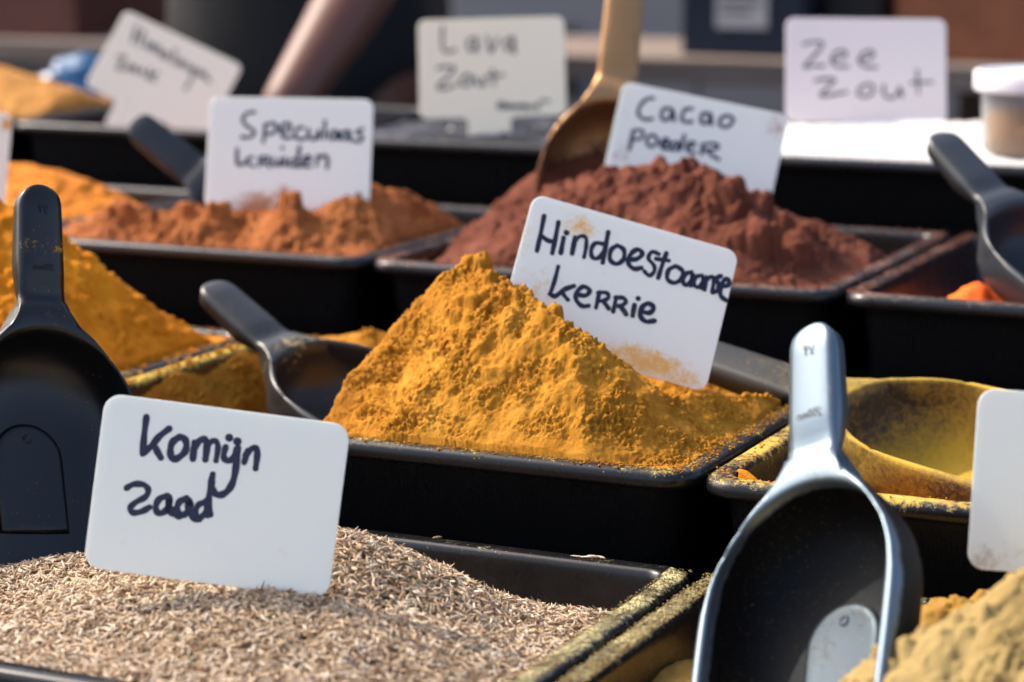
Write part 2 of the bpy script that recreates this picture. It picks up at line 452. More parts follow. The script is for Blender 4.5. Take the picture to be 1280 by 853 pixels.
def heap(key, name, mat, step, basef, crests, slope=0.75, macro=0.004, mscale=28, fine=0.0016, fscale=170, octv=5, gain=0.55,
         billow=False, lumps=(), seed=0, label=None, soft=0.010, k=0.006, region=None, post=None, kind='structure_', cat=None, group=None):
    root, x0, x1, y0, y1, zr = TRAYS[key]
    ins = 0.0133
    X0, X1, Y0, Y1 = x0 + ins, x1 - ins, y0 + ins, y1 - ins
    if region:
        X0, X1, Y0, Y1 = max(X0, region[0]), min(X1, region[1]), max(Y0, region[2]), min(Y1, region[3])
    nx, ny = int((X1 - X0) / step) + 1, int((Y1 - Y0) / step) + 1
    gx, gy = np.meshgrid(np.linspace(X0, X1, nx), np.linspace(Y0, Y1, ny))
    x, y = gx.ravel(), gy.ravel()
    z = basef(x, y)
    for c in crests:
        z = smax(z, seg_h(x, y, c[0], c[1] if len(c) > 1 else slope, soft), k)
    p = np.stack([x * mscale + seed * 7.1, y * mscale, z * mscale], 1)
    edge = np.clip(np.minimum(np.minimum(x - X0, X1 - x), np.minimum(y - Y0, Y1 - y)) / 0.02, 0.15, 1)
    z = z + macro * fbm(p, 3) * edge
    if post is not None: z = post(x, y, z)
    rs = np.random.RandomState(seed + 5)
    for (lx, ly, lr, n, rmin, rmax) in lumps:
        for _ in range(n):
            a, rr = rs.uniform(0, 6.28), lr * math.sqrt(rs.rand())
            cx, cy = lx + rr * math.cos(a), ly + rr * math.sin(a)
            r = rmin + (rmax - rmin) * rs.rand() ** 2
            sel = (np.abs(x - cx) < r) & (np.abs(y - cy) < r)
            if not sel.any(): continue
            sx, sy = rs.uniform(.8, 1.25), rs.uniform(.8, 1.25)
            d2 = ((x[sel] - cx) * sx) ** 2 + ((y[sel] - cy) * sy) ** 2
            hh = np.sqrt(np.clip(r * r - d2, 0, None))
            ii = np.argmin((x - cx) ** 2 + (y - cy) ** 2)
            base = z[ii] - r * rs.uniform(.0, .35)
            z[sel] = np.where(hh > 0, np.maximum(z[sel], base + hh), z[sel])
    de = np.minimum(np.minimum(x - x0 - ins, x1 - ins - x), np.minimum(y - y0 - ins, y1 - ins - y))
    cap = zr + 0.0005 + 1.05 * de + (0.0012 + 0.10 * np.clip(de, 0, .05)) * fbm(np.stack([x * 75, y * 75, z * 0 + seed], 1), 3)
    z = np.minimum(z, cap)
    z = np.where(de < 0.0009, np.minimum(z, zr - 0.005), z)
    # normals from the height field, then displacement along them
    Z = z.reshape(ny, nx)
    gzy, gzx = np.gradient(Z, (Y1 - Y0) / (ny - 1), (X1 - X0) / (nx - 1))
    nrm = np.stack([-gzx.ravel(), -gzy.ravel(), np.ones(x.size)], 1)
    nrm /= np.linalg.norm(nrm, axis=1)[:, None]
    P = np.stack([x, y, z], 1)
    q = P * fscale + seed * 3.3
    d = fine * fbm(q, octv, gain, billow=billow)
    rough_w = np.clip(0.72 + 1.25 * fbm(P * 48 + seed * 1.7, 2), 0.16, 1.6)
    d = d * rough_w
    P = P + nrm * (d * np.clip(de / .005, .25, 1))[:, None]
    # keep it inside the tapering walls
    cx, cy = (x0 + x1) / 2, (y0 + y1) / 2
    hx, hy = (x1 - x0) / 2 - ins, (y1 - y0) / 2 - ins
    dz = np.clip(zr - P[:, 2], -0.001, None)
    lim_x, lim_y = hx - TAPER * dz + .0008, hy - TAPER * dz + .0008
    P[:, 0] = cx + np.clip(P[:, 0] - cx, -lim_x, lim_x)
    P[:, 1] = cy + np.clip(P[:, 1] - cy, -lim_y, lim_y)
    idx = np.arange(nx * ny, dtype=np.int32).reshape(ny, nx)
    Q = np.stack([idx[:-1, :-1].ravel(), idx[:-1, 1:].ravel(), idx[1:, 1:].ravel(), idx[1:, :-1].ravel()], 1)
    # rounded tray corners: drop quads outside
    r = 0.009
    qc = P[Q].mean(1)
    ax, ay = np.abs(qc[:, 0] - cx) - (hx - r), np.abs(qc[:, 1] - cy) - (hy - r)
    keep = ~((ax > 0) & (ay > 0) & (ax * ax + ay * ay > (r + .001) ** 2))
    o = link(name, npmesh(name, P - np.array([cx, cy, zr]), Q[keep]), None, mat)
    o.location = (cx, cy, zr)
    return o, (gx, gy, P.reshape(ny, nx, 3))

def interp(pts):
    pts = sorted(pts)
    xs, zs = [p[0] for p in pts], [p[1] for p in pts]
    return lambda x: np.interp(x, xs, zs)

def sstep(a, b, x):
    t = np.clip((x - a) / (b - a), 0, 1); return t * t * (3 - 2 * t)

# curry (the main heap)
def kerrie_base(x, y):
    low = -0.022 + 0.006 * np.sin(x * 60)
    full = 0.033 + 0.004 * sstep(1.05, 1.03, y) + 0.003 * np.sin(x * 37 + y * 21)
    b = low + (full - low) * sstep(-0.622, -0.580, x + 0.10 * (y - 1.03))
    b = np.maximum(b, 0.036 - (x + 0.7335) * 1.25 + 0.004 * np.sin(y * 90))      # clings to the left wall
    b = np.maximum(b, np.minimum(0.046, 0.044 - (1.2525 - y) * 1.1))
    return b
kc = [([(-.602, 1.048, .036), (-.594, 1.078, .050), (-.580, 1.104, .073), (-.570, 1.118, .087), (-.561, 1.127, .098), (-.553, 1.129, .109), (-.545, 1.131, .113), (-.536, 1.128, .111)], 0.92),
      ([(-.542, 1.130, .113), (-.523, 1.111, .109), (-.501, 1.092, .107), (-.475, 1.082, .098), (-.452, 1.084, .085), (-.440, 1.092, .069), (-.425, 1.107, .056), (-.414, 1.14, .051), (-.398, 1.17, .048), (-.390, 1.20, .040)], 0.92),
      ([(-.70, 1.240, .044), (-.66, 1.238, .051), (-.63, 1.238, .046), (-.60, 1.236, .052), (-.56, 1.235, .050)], 1.0),
      ([(-.538, 1.122, .106), (-.520, 1.085, .078), (-.505, 1.046, .046)], 0.70)]
def kerrie_post(x, y, z):
    # crumbling ledges near the crest and scooped grooves at the lower left
    p = np.stack([x * 95, y * 95, z * 60], 1)
    led = np.clip(fbm(p, 3), -0.35, 1) + 0.45 * np.clip(fbm(p * 2.1 + 9, 2, ridged=True), -.5, 1)
    w = sstep(0.05, 0.10, z)
    z = z + 0.0024 * led * (0.30 + 0.70 * w)
    gw = np.exp(-(((x + 0.565) / 0.035) ** 2 + ((y - 1.062) / 0.028) ** 2))
    z = z + gw * 0.0022 * np.sin((x * 0.55 + y * 0.83) * 620 + 6 * np.sin(x * 60))
    z = z - 0.004 * np.exp(-(((x + 0.553) / 0.022) ** 2 + ((y - 1.075) / 0.02) ** 2))
    xc = np.interp(y, [1.03, 1.06, 1.08, 1.10, 1.12, 1.13, 1.16, 1.20], [-.590, -.592, -.593, -.580, -.571, -.562, -.552, -.535])
    zc = np.interp(y, [1.03, 1.06, 1.08, 1.10, 1.12, 1.13, 1.16, 1.20], [.038, .041, .050, .073, .084, .095, .085, .060])
    steep = zc - 1.7 * (xc - x)
    z = np.where((x < xc) & (x > -.715) & (y < 1.207), np.maximum(np.minimum(z, steep), np.minimum(z, -.022 + .05 * (y > 1.235))), z)
    # crack along the right
    d = np.abs((y - 1.205) - 0.5 * (x + 0.41) - 0.006 * np.sin(x * 160))
    z = z - 0.006 * np.exp(-(d / 0.0022) ** 2) * sstep(-.45, -.43, x) * sstep(1.232, 1.22, y)
    return z
o, _ = heap('kerrie', 'curry_powder', P_CURRY, 0.00058, kerrie_base, kc, macro=0.0030, mscale=52, fine=0.00160, fscale=340, octv=4, gain=0.86,
            lumps=[(-.545, 1.130, .009, 14, .003, .0062), (-.515, 1.10, .02, 30, .0015, .0045), (-.47, 1.08, .02, 24, .0015, .004), (-.49, 1.06, .02, 16, .0015, .004), (-.50, 1.08, .06, 150, .0006, .0022), (-.44, 1.13, .06, 90, .0006, .0026), (-.57, 1.08, .04, 30, .0006, .0018)],
            seed=2, soft=0.004, k=0.004, post=kerrie_post)
tag(o, 'peaked heap of mustard yellow curry powder in the middle tray', 'spice heap', kind='stuff')

# turmeric
o, _ = heap('turm', 'turmeric_powder', P_TURM, 0.0011, lambda x, y: 0.037 + 0.0 * x, [([(-.93, 1.10, .155), (-.870, 1.13, .138), (-.846, 1.135, .126), (-.814, 1.15, .096), (-.796, 1.16, .084), (-.782, 1.18, .071), (-.764, 1.20, .052)],)],
            slope=0.78, macro=0.0045, fine=0.0016, fscale=190, octv=5, gain=.6, seed=4, soft=0.008,
            lumps=[(-.80, 1.16, .03, 60, .0015, .005), (-.83, 1.12, .06, 160, .001, .004), (-.775, 1.19, .02, 30, .0015, .0045)])
tag(o, 'tall heap of orange turmeric powder rising at the left edge', 'spice heap', kind='stuff')

# thin yellow powder in the right tray
o, _ = heap('yellow', 'yellow_powder', P_TURM, 0.0014, lambda x, y: 0.000 + 0.030 * sstep(1.065, 1.03, y) + 0.030 * sstep(1.225, 1.25, y) + 0.012 * sstep(-.335, -.36, x), [], macro=0.004, fine=0.0014, fscale=120, seed=6)
tag(o, 'flat layer of yellow powder around the dusted scoop', 'spice layer', kind='stuff')

# cumin: a low mound the seeds lie on
cum_cr = [([(-.72, .87, -.006), (-.66, .868, -.003), (-.624, .885, .004), (-.57, .895, .018), (-.515, .90, .026), (-.494, .90, .025), (-.474, .912, .009), (-.458, .925, -.003), (-.437, .942, -.015), (-.385, .955, -.017)], 0.62),
          ([(-.56, .85, .010), (-.50, .846, .013), (-.46, .84, .008)], 0.30)]
def cum_base(x, y):
    b = -0.016 + 0.011 * sstep(.84, .77, y)
    b = b + 0.0 * x - 0.010 * sstep(.95, .985, y)
    return b
cum_obj, cgrid = heap('cumin', 'cumin_mound', flat('cumin_underlayer', (0.16, 0.09, 0.045), rough=0.9, bump=0.4, bscale=500, var=0.3), 0.003, cum_base, cum_cr, macro=0.0014, mscale=24, fine=0.0006, fscale=120, seed=8, soft=0.014, k=0.010)

def cumin_seeds():
    gx, gy, P = cgrid
    ny, nx = gx.shape
    rs = np.random.RandomState(11)
    n = 47000
    # denser where the photograph can see it; the whole tray is covered
    fi = rs.uniform(0, ny - 1.001, n); fj = rs.uniform(0, nx - 1.001, n)
    i0, j0 = fi.astype(int), fj.astype(int); a, b = fi - i0, fj - j0
    base = (P[i0, j0] * ((1 - a) * (1 - b))[:, None] + P[i0 + 1, j0] * (a * (1 - b))[:, None] + P[i0, j0 + 1] * ((1 - a) * b)[:, None] + P[i0 + 1, j0 + 1] * (a * b)[:, None])
    e1 = P[i0, j0 + 1] - P[i0, j0]; e2 = P[i0 + 1, j0] - P[i0, j0]
    nr = np.cross(e1, e2); nr /= np.linalg.norm(nr, axis=1)[:, None] + 1e-9
    th = rs.uniform(0, 2 * np.pi, n)
    t1 = e1 / (np.linalg.norm(e1, axis=1)[:, None] + 1e-9); t2 = np.cross(nr, t1)
    tilt = rs.normal(0, 0.36, n); stick = rs.rand(n) < 0.035
    tilt[stick] = rs.uniform(.4, 1.0, stick.sum())
    d = (t1 * np.cos(th)[:, None] + t2 * np.sin(th)[:, None]) * np.cos(tilt)[:, None] + nr * np.sin(tilt)[:, None]
    side = np.cross(d, nr); side /= np.linalg.norm(side, axis=1)[:, None] + 1e-9
    up2 = np.cross(side, d)
    L = rs.uniform(.0044, .0074, n); W = rs.uniform(.00042, .00072, n); bend = rs.normal(0, .10, n)
    lift = rs.uniform(-.0002, .0030, n)
    tail = (rs.rand(n) < .35)
    st = np.array([-0.5, -0.28, 0.12, 0.42, 0.62]); rad = np.array([.14, .86, 1.0, .42, .06])
    seg = 5
    V = np.zeros((n, len(st), seg, 3), np.float32)
    for s, (tt, rr) in enumerate(zip(st, rad)):
        tt_ = np.full(n, tt)
        if s == len(st) - 1: tt_ = np.where(tail, tt, 0.505)
        c = base + nr * lift[:, None] + d * (tt_ * L)[:, None] + side * (bend * L * (1 - 4 * tt * tt))[:, None]
        for q in range(seg):
            an = 2 * np.pi * q / seg
            wv = W * rr * (1.12 if q % 2 else .9)
            V[:, s, q] = c + side * (np.cos(an) * wv)[:, None] + up2 * (np.sin(an) * wv)[:, None]
    f = []
    for s in range(len(st) - 1):
        for q in range(seg):
            q2 = (q + 1) % seg
            f.append((s * seg + q, s * seg + q2, (s + 1) * seg + q2, (s + 1) * seg + q))
    f = np.array(f, np.int32)
    Fq = (f[None] + (np.arange(n, dtype=np.int32) * (len(st) * seg))[:, None, None]).reshape(-1, 4)
    m, nt, bs, out = new_mat('cumin_seed')
    geo = N(nt, 'ShaderNodeNewGeometry')
    c = ramp(nt, geo.outputs['Random Per Island'], [(0.0, (0.19, 0.10, 0.05)), (0.3, (0.44, 0.30, 0.17)), (0.65, (0.64, 0.48, 0.31)), (0.90, (0.77, 0.65, 0.49)), (0.992, (0.82, 0.72, 0.58)), (1.0, (0.48, 0.50, 0.20))])
    co = N(nt, 'ShaderNodeTexCoord').outputs['Object']
    c2 = mixc(nt, math_n(nt, 'MULTIPLY', noise(nt, 2600, 3, .7, co), 0.55), c, (0.16, 0.085, 0.04))
    nt.links.new(c2, bs.inputs['Base Color'])
    bs.inputs['Roughness'].default_value = 0.65
    bs.inputs['Specular IOR Level'].default_value = 0.3
    me = npmesh('seeds', V.reshape(-1, 3) - 0, Fq)
    o = link('seeds', me, cum_obj, m)
    tag(o, kind='stuff')
    o.matrix_parent_inverse = Matrix.Translation((-cum_obj.location[0], -cum_obj.location[1], -cum_obj.location[2]))
cumin_seeds()
tag(cum_obj, 'mound of brown cumin seeds with a white card stuck in it', 'seed heap', kind='stuff')

# light brown speculaas spice
spc = [([(-.965, 1.36, .078), (-.952, 1.365, .087), (-.926, 1.368, .100), (-.908, 1.37, .093), (-.884, 1.368, .089), (-.865, 1.365, .101), (-.843, 1.363, .100), (-.824, 1.36, .087)], 1.0),
       ([(-.824, 1.362, .085), (-.807, 1.362, .096), (-.788, 1.366, .107), (-.777, 1.38, .098)], 1.0),
       ([(-.768, 1.39, .108), (-.757, 1.43, .114), (-.744, 1.46, .108), (-.727, 1.48, .092)], 0.7),
       ([(-.90, 1.45, .085), (-.80, 1.47, .090), (-.75, 1.44, .100)], 0.5)]
o, _ = heap('spec', 'biscuit_spice_powder', P_SPEC, 0.0013, lambda x, y: 0.079 + 0 * x - 0.03 * sstep(1.48, 1.58, y), spc, macro=0.0040, mscale=55, fine=0.0022, fscale=170, octv=5, gain=.6, seed=10, soft=0.004, k=0.004,
            lumps=[(-.88, 1.365, .05, 120, .002, .007), (-.81, 1.36, .04, 70, .002, .006), (-.788, 1.366, .008, 10, .003, .006), (-.79, 1.36, .03, 40, .0015, .004), (-.75, 1.42, .04, 50, .0015, .004)])
tag(o, 'uneven heap of light brown spice powder round the Speculaas card', 'spice heap', kind='stuff')

# orange powder
o, _ = heap('orange', 'orange_spice_powder', P_ORANGE, 0.002, lambda x, y: 0.068 - 0.022 * sstep(-1.03, -1.0, x) - .01 * sstep(1.5, 1.58, y), [([(-1.20, 1.46, .104), (-1.10, 1.50, .107), (-1.055, 1.50, .099), (-1.018, 1.50, .084)], .6)],
            macro=0.003, fine=0.002, fscale=100, octv=4, seed=12)
tag(o, 'low heap of bright orange powder near the left edge', 'spice heap', kind='stuff')

# cocoa
coc = [([(-.69, 1.335, .072), (-.66, 1.365, .081), (-.644, 1.39, .092), (-.622, 1.41, .110), (-.604, 1.41, .125), (-.575, 1.405, .136), (-.553, 1.405, .140), (-.532, 1.408, .141), (-.515, 1.42, .132), (-.498, 1.44, .116), (-.484, 1.455, .110), (-.46, 1.46, .103), (-.43, 1.46, .090), (-.415, 1.455, .081)], 0.62),
       ([(-.65, 1.46, .125), (-.63, 1.50, .136), (-.60, 1.50, .130)], .8)]
def coc_base(x, y):
    return 0.077 - 0.028 * sstep(1.44, 1.52, y + (x + .55) * .25) - 0.012 * sstep(-.66, -.685, x)
o, _ = heap('cacao', 'cocoa_powder', P_COCOA, 0.0011, coc_base, coc, macro=0.0035, mscale=34, fine=0.0020, fscale=190, octv=5, gain=.6, seed=14, soft=0.006,
            lumps=[(-.56, 1.39, .05, 90, .002, .0048), (-.492, 1.375, .030, 40, .0045, .0105), (-.462, 1.40, .034, 50, .003, .008), (-.44, 1.37, .03, 30, .002, .005), (-.575, 1.37, .05, 60, .002, .0055), (-.465, 1.395, .030, 26, .003, .007), (-.52, 1.36, .04, 50, .002, .005), (-.45, 1.38, .035, 40, .0015, .004), (-.62, 1.38, .03, 50, .0015, .004)])
tag(o, 'lumpy heap of reddish brown cocoa powder behind the curry card', 'spice heap', kind='stuff')

o, _ = heap('red', 'red_pepper_powder', P_RED, 0.002, lambda x, y: 0.048 + 0 * x, [([(-.330, 1.37, .083), (-.310, 1.38, .074)], 1.0), ([(-.25, 1.36, .084), (-.20, 1.38, .09)], .8)], macro=0.003, fine=0.002, fscale=100, octv=4, seed=16)
tag(o, 'small amount of bright red pepper powder in the tray at the right', 'spice layer', kind='stuff')
o, _ = heap('gold', 'mustard_powder', P_GOLD, 0.003, lambda x, y: 0.09 + 0 * x, [([(-1.55, 1.80, .19), (-1.42, 1.80, .170), (-1.34, 1.80, .153), (-1.29, 1.80, .141), (-1.252, 1.80, .124)], .35)], macro=0.003, fine=0.002, fscale=80, octv=3, seed=18)
tag(o, 'blurred heap of mustard powder in the top left corner', 'spice heap', kind='stuff')
o, _ = heap('himal', 'pink_salt', P_PINK, 0.003, lambda x, y: 0.098 + 0 * x, [], macro=0.003, fine=0.002, fscale=80, octv=3, seed=19)
tag(o, 'dark pink salt lying low in the tray of the Himalaya card', 'salt', kind='stuff')
o, _ = heap('lava', 'black_lava_salt', P_LAVA, 0.0022, lambda x, y: 0.116 + 0 * x, [([(-.86, 1.78, .127), (-.70, 1.78, .127)], .2)], macro=0.002, fine=0.0022, fscale=220, octv=3, seed=20)
tag(o, 'black lava salt heaped level with its tray rim', 'salt', kind='stuff')
o, _ = heap('zee', 'white_salt', P_SALT, 0.0022, lambda x, y: 0.121 + 0 * x, [([(-.60, 1.75, .134), (-.45, 1.78, .141), (-.38, 1.78, .138)], .25)], macro=0.0016, fine=0.0012, fscale=150, octv=3, seed=22)
tag(o, 'bright white sea salt filled above its tray rim', 'salt', kind='stuff')

# tan heap and the brown powder below it, in the front right tray
o, _ = heap('tan', 'brown_spice_powder', P_BROWN, 0.0014, lambda x, y: -0.024 + 0.022 * sstep(-.262, -.215, x) * sstep(.86, .93, y) + 0.006 * np.sin(x * 50) * np.sin(y * 43), [([(-.252, .945, .010), (-.235, .950, .017), (-.20, .95, .022)], .9), ([(-.345, .86, -.022), (-.325, .865, -.014), (-.31, .86, -.02)], .9)],
            macro=0.004, fine=0.0022, fscale=150, octv=4, seed=24, lumps=[(-.24, .95, .03, 40, .0015, .004)])
tag(o, 'crumbly brown powder lying low in the front right tray', 'spice layer', kind='stuff')
o, _ = heap('tan', 'ginger_powder', P_TAN, 0.0010, lambda x, y: -0.06 + 0 * x, [([(-.219, .835, .030), (-.212, .845, .039), (-.198, .855, .046), (-.183, .862, .057), (-.14, .87, .08), (-.08, .87, .088)], 1.0), ([(-.19, .80, .020), (-.12, .79, .030)], .9)],
            macro=0.0035, fine=0.0016, fscale=260, octv=5, gain=.62, seed=26, lumps=[(-.21, .83, .04, 90, .001, .0032), (-.17, .82, .04, 70, .001, .004)])
tag(o, 'soft tan heap of powder in the lower right corner', 'spice heap', kind='stuff')

# spilled crumbs on the rims
crumbs('kerrie', P_CURRY, 900, .0002, .0011, seed=31)
crumbs('kerrie', P_CURRY, 260, .0008, .0030, side='L', seed=32)
crumbs('kerrie', P_CURRY, 700, .0003, .0012, side='F', seed=42)
crumbs('kerrie', P_CURRY, 900, .0002, .0012, side='R', seed=43)
crumbs('turm', P_TURM, 300, .0004, .0018, side='R', seed=33)
crumbs('turm', P_TURM, 200, .0004, .0022, side='B', seed=34)
crumbs('kerrie', P_CURRY, 220, .0008, .0036, side='B', seed=35)
crumbs('yellow', P_TURM, 900, .0002, .0012, seed=36)
crumbs('tan', P_TAN, 4000, .0002, .0009, side='L', seed=37)
crumbs('cumin', P_TAN, 3000, .0002, .0007, side='R', seed=38)
crumbs('cacao', P_COCOA, 900, .0003, .0018, seed=39)
crumbs('red', P_COCOA, 500, .0003, .0018, side='L', seed=40)
crumbs('spec', P_SPEC, 500, .0003, .0016, seed=41)

# ------------------------------------------------------------------ cards with handwriting
def catmull(pts, sub=5):
    if len(pts) < 3: 
        a, b = pts[0], pts[-1]
        return [(a[0] + (b[0] - a[0]) * t / 4, a[1] + (b[1] - a[1]) * t / 4) for t in range(5)]
    P = [pts[0]] + list(pts) + [pts[-1]]
    out = []
    for i in range(1, len(P) - 2):
        p0, p1, p2, p3 = P[i - 1], P[i], P[i + 1], P[i + 2]
        for s in range(sub):
            t = s / sub
            out.append(tuple(0.5 * (2 * p1[c] + (p2[c] - p0[c]) * t + (2 * p0[c] - 5 * p1[c] + 4 * p2[c] - p3[c]) * t * t + (-p0[c] + 3 * p1[c] - 3 * p2[c] + p3[c]) * t ** 3) for c in (0, 1)))
    out.append(tuple(pts[-1]))
    return out

def ink_mesh(strokes, conv, w, z):
    """marker strokes as thin ribbons with round ends, a hair above the card"""
    rs = random.Random(5)
    v, f = [], []
    lay = 0
    for st in strokes:
        pts = [conv(p) for p in (catmull(st) if len(st) > 1 else [st[0], (st[0][0] + .5, st[0][1] + .5)])]
        lay += 1
        zz = z + 0.000004 * lay
        n = len(pts)
        ww = w * 1.12 * rs.uniform(.9, 1.1) * (1.25 if len(st) == 1 else 1)
        L, Rr = [], []
        for i, p in enumerate(pts):
            a, b = pts[max(i - 1, 0)], pts[min(i + 1, n - 1)]
            dx, dy = b[0] - a[0], b[1] - a[1]
            l = math.hypot(dx, dy) or 1
            dx, dy = dx / l, dy / l
            k = ww / 2 * (1 + .10 * math.sin(i * .9 + lay))
            L.append((p[0] - dy * k, p[1] + dx * k)); Rr.append((p[0] + dy * k, p[1] - dx * k))
        s0 = len(v)
        for a, b in zip(L, Rr):
            v.append((a[0], a[1], zz)); v.append((b[0], b[1], zz))
        for i in range(n - 1):
            f.append((s0 + 2 * i, s0 + 2 * i + 1, s0 + 2 * i + 3, s0 + 2 * i + 2))
        for p in (pts[0], pts[-1]):
            zz += 0.000001
            s1 = len(v)
            for k in range(10):
                a = 2 * math.pi * k / 10
                v.append((p[0] + ww / 2 * math.cos(a), p[1] + ww / 2 * math.sin(a), zz))
            f.append(tuple(range(s1, s1 + 10)))
    me = pydata('lettering', v, f, False)
    return me

def card_outline(w, h, r, stem):
    pts = []
    def arc(cx, cy, rr, a0, a1, n=7):
        for k in range(n + 1):
            a = R(a0 + (a1 - a0) * k / n); pts.append((cx + rr * math.cos(a), cy + rr * math.sin(a)))
    arc(w / 2 - r, h / 2 - r, r, 0, 90); arc(-w / 2 + r, h / 2 - r, r, 90, 180); arc(-w / 2 + r, -h / 2 + r, r, 180, 270)
    if stem:
        sx, sw, sl = stem
        q = 0.005
        arc(sx - sw / 2 - q, -h / 2 - q, q, 90, 0)
        pts.append((sx - sw / 2, -h / 2 - sl)); pts.append((sx - sw / 2 + .004, -h / 2 - sl - .005)); pts.append((sx + sw / 2 - .004, -h / 2 - sl - .005)); pts.append((sx + sw / 2, -h / 2 - sl))
        arc(sx + sw / 2 + q, -h / 2 - q, q, 180, 90)
    arc(w / 2 - r, -h / 2 + r, r, 270, 360)
    return pts

def card(loc, rot, w, h, mat, label, strokes=(), anchors=None, ink=INK, lw=0.0023, r=0.0065, stem=None, name='name_card'):
    root = empty(name, loc, tuple(R(a) for a in rot))
    t = 0.0008
    out = card_outline(w, h, r, stem)
    v = []
    n = len(out)
    e = 0.00018
    cx = [(p[0] * (1 - 2 * e / w), p[1] * (1 - 2 * e / h)) for p in out]
    for z, ring in ((t / 2, cx), (t / 2 - e, out), (-t / 2 + e, out), (-t / 2, cx)):
        v += [(p[0], p[1], z) for p in ring]
    f = [tuple(range(n)), tuple(range(3 * n, 4 * n))[::-1]]
    for k in range(3):
        for i in range(n):
            j = (i + 1) % n
            f.append((k * n + j, k * n + i, (k + 1) * n + i, (k + 1) * n + j))
    me = pydata('card_plate', v, f, False)
    link('card_plate', me, root, mat)
    if strokes:
        TL, TR, BL = anchors
        ax, ay = TR[0] - TL[0], TR[1] - TL[1]
        bx, by = BL[0] - TL[0], BL[1] - TL[1]
        det = ax * by - ay * bx
        def conv(p):
            dx, dy = p[0] - TL[0], p[1] - TL[1]
            u = (dx * by - dy * bx) / det; q = (ax * dy - ay * dx) / det
            return (-w / 2 + u * w, h / 2 - q * h)
        link('lettering', ink_mesh(strokes, conv, lw, t / 2 + 0.00006), root, ink)
    tag(root, label, 'name card', 'white name cards with handwriting')
    return root

K_KERRIE = [[(147,124),(135,195),(122,262)],[(205,150),(195,210),(183,272)],[(138,203),(165,222),(192,226)],
 [(227,212),(217,272)],[(238,192)],
 [(273,212),(262,275)],[(268,232),(290,208),(315,212),(318,245),(310,290)],
 [(392,240),(355,235),(338,262),(345,292),(370,292),(392,262)],[(405,192),(395,250),(385,312)],
 [(442,245),(418,262),(414,300),(440,318),(468,300),(468,262),(442,245)],
 [(488,300),(520,300),(543,280),(525,262),(497,280),(488,315),(510,338),(540,335)],
 [(610,282),(582,272),(568,298),(590,325),(592,350),(572,366),(552,348)],
 [(640,278),(622,330),(608,376)],[(598,300),(650,308)],
 [(678,330),(650,345),(645,380),(672,396),(700,382),(706,350),(680,330)],
 [(742,355),(718,362),(708,390),(722,406),(742,388),(748,358),(740,408)],
 [(785,368),(762,374),(752,400),(768,416),(785,398),(790,370),(784,420)],
 [(802,375),(795,425)],[(800,388),(820,374),(832,385),(826,435)],
 [(860,372),(840,382),(850,402),(850,428),(828,436)],
 [(862,412),(888,410),(895,392),(878,385),(862,412),(860,448),(882,468)],
 [(208,325),(195,380),(178,432)],[(178,432),(200,440),(235,415),(272,402)],[(222,422),(236,440),(250,456)],
 [(285,435),(320,440),(335,420),(310,405),(285,425),(282,455),(305,480),(332,480)],
 [(374,428),(362,488)],[(368,430),(400,430),(412,446),(395,460),(370,462)],[(390,462),(412,492)],
 [(442,448),(430,505)],[(438,450),(470,452),(480,468),(462,482),(440,482)],[(460,484),(482,516)],
 [(515,480),(508,522)],[(529,455)],
 [(540,505),(575,512),(592,492),(570,475),(545,490),(538,520),(560,545),(596,543)]]
A_KERRIE = ((104,35),(935,278),(-29,581))

K_KOMIJN = [[(265,150),(255,250),(248,365)],[(405,218),(345,265),(300,320),(250,362)],[(312,305),(335,350),(358,388)],
 [(465,268),(425,300),(415,355),(430,395),(465,388),(505,350),(510,300),(490,272),(465,268)],
 [(560,300),(552,395)],[(555,335),(590,288),(622,282),(635,310),(628,398)],[(637,315),(670,288),(695,300),(702,335),(692,405)],
 [(748,325),(738,380),(760,405),(795,390),(815,335)],[(822,330),(815,430),(800,520),(770,578),(730,605),(692,598),(672,560),(668,520)],[(768,270)],[(818,292)],
 [(882,345),(862,415)],[(868,375),(905,335),(935,335),(940,370),(932,450)],
 [(155,568),(200,545),(260,548),(288,580),(270,620),(215,650),(180,685),(200,712),(250,705),(298,680)],
 [(405,612),(355,632),(335,680),(355,715),(395,700),(418,655),(410,612),(418,700),(440,718)],
 [(520,625),(478,648),(465,690),(485,725),(520,715),(545,675),(530,630),(535,700),(560,730)],
 [(625,650),(590,668),(578,715),(598,742),(632,715),(650,660)],[(675,485),(662,560),(655,640),(668,722)],[(440,690),(455,722),(480,735)],[(545,690),(560,738),(600,748)],[(640,640),(650,725)]]
A_KOMIJN = ((14,9),(1498,194),(-95,1033))

K_SPEC = [[(852,375),(825,380),(812,405),(830,425),(850,440),(840,458),(808,460)],[(888,415),(880,475)],[(885,420),(915,412),(925,430),(905,448),(885,447)],
 [(942,440),(968,432),(968,415),(945,415),(938,440),(950,460),(972,458)],[(1012,425),(992,430),(985,455),(1003,465),(1020,461)],[(1030,432),(1032,458),(1052,462),(1065,435),(1066,460)],
 [(1085,402),(1082,462)],[(1120,435),(1100,442),(1100,460),(1116,460),(1125,437),(1128,464)],[(1160,435),(1140,442),(1140,460),(1156,460),(1165,437),(1168,466)],[(1210,428),(1190,438),(1208,455),(1200,470),(1180,468)],
 [(793,500),(795,550),(818,548)],[(845,525),(820,540),(848,557)],[(870,527),(866,556)],[(868,527),(895,525),(893,540),(870,542)],[(880,542),(900,558)],
 [(912,530),(912,550),(930,550),(936,528),(936,554)],[(952,526),(950,553)],[(943,494)],[(985,532),(965,538),(966,555),(985,550)],[(1000,490),(990,556)],
 [(1012,540),(1035,535),(1030,520),(1012,530),(1012,552),(1035,556)],[(1060,518),(1055,552)],[(1060,530),(1082,518),(1092,530),(1090,560)],[(1012,548),(1000,556),(985,556)]]
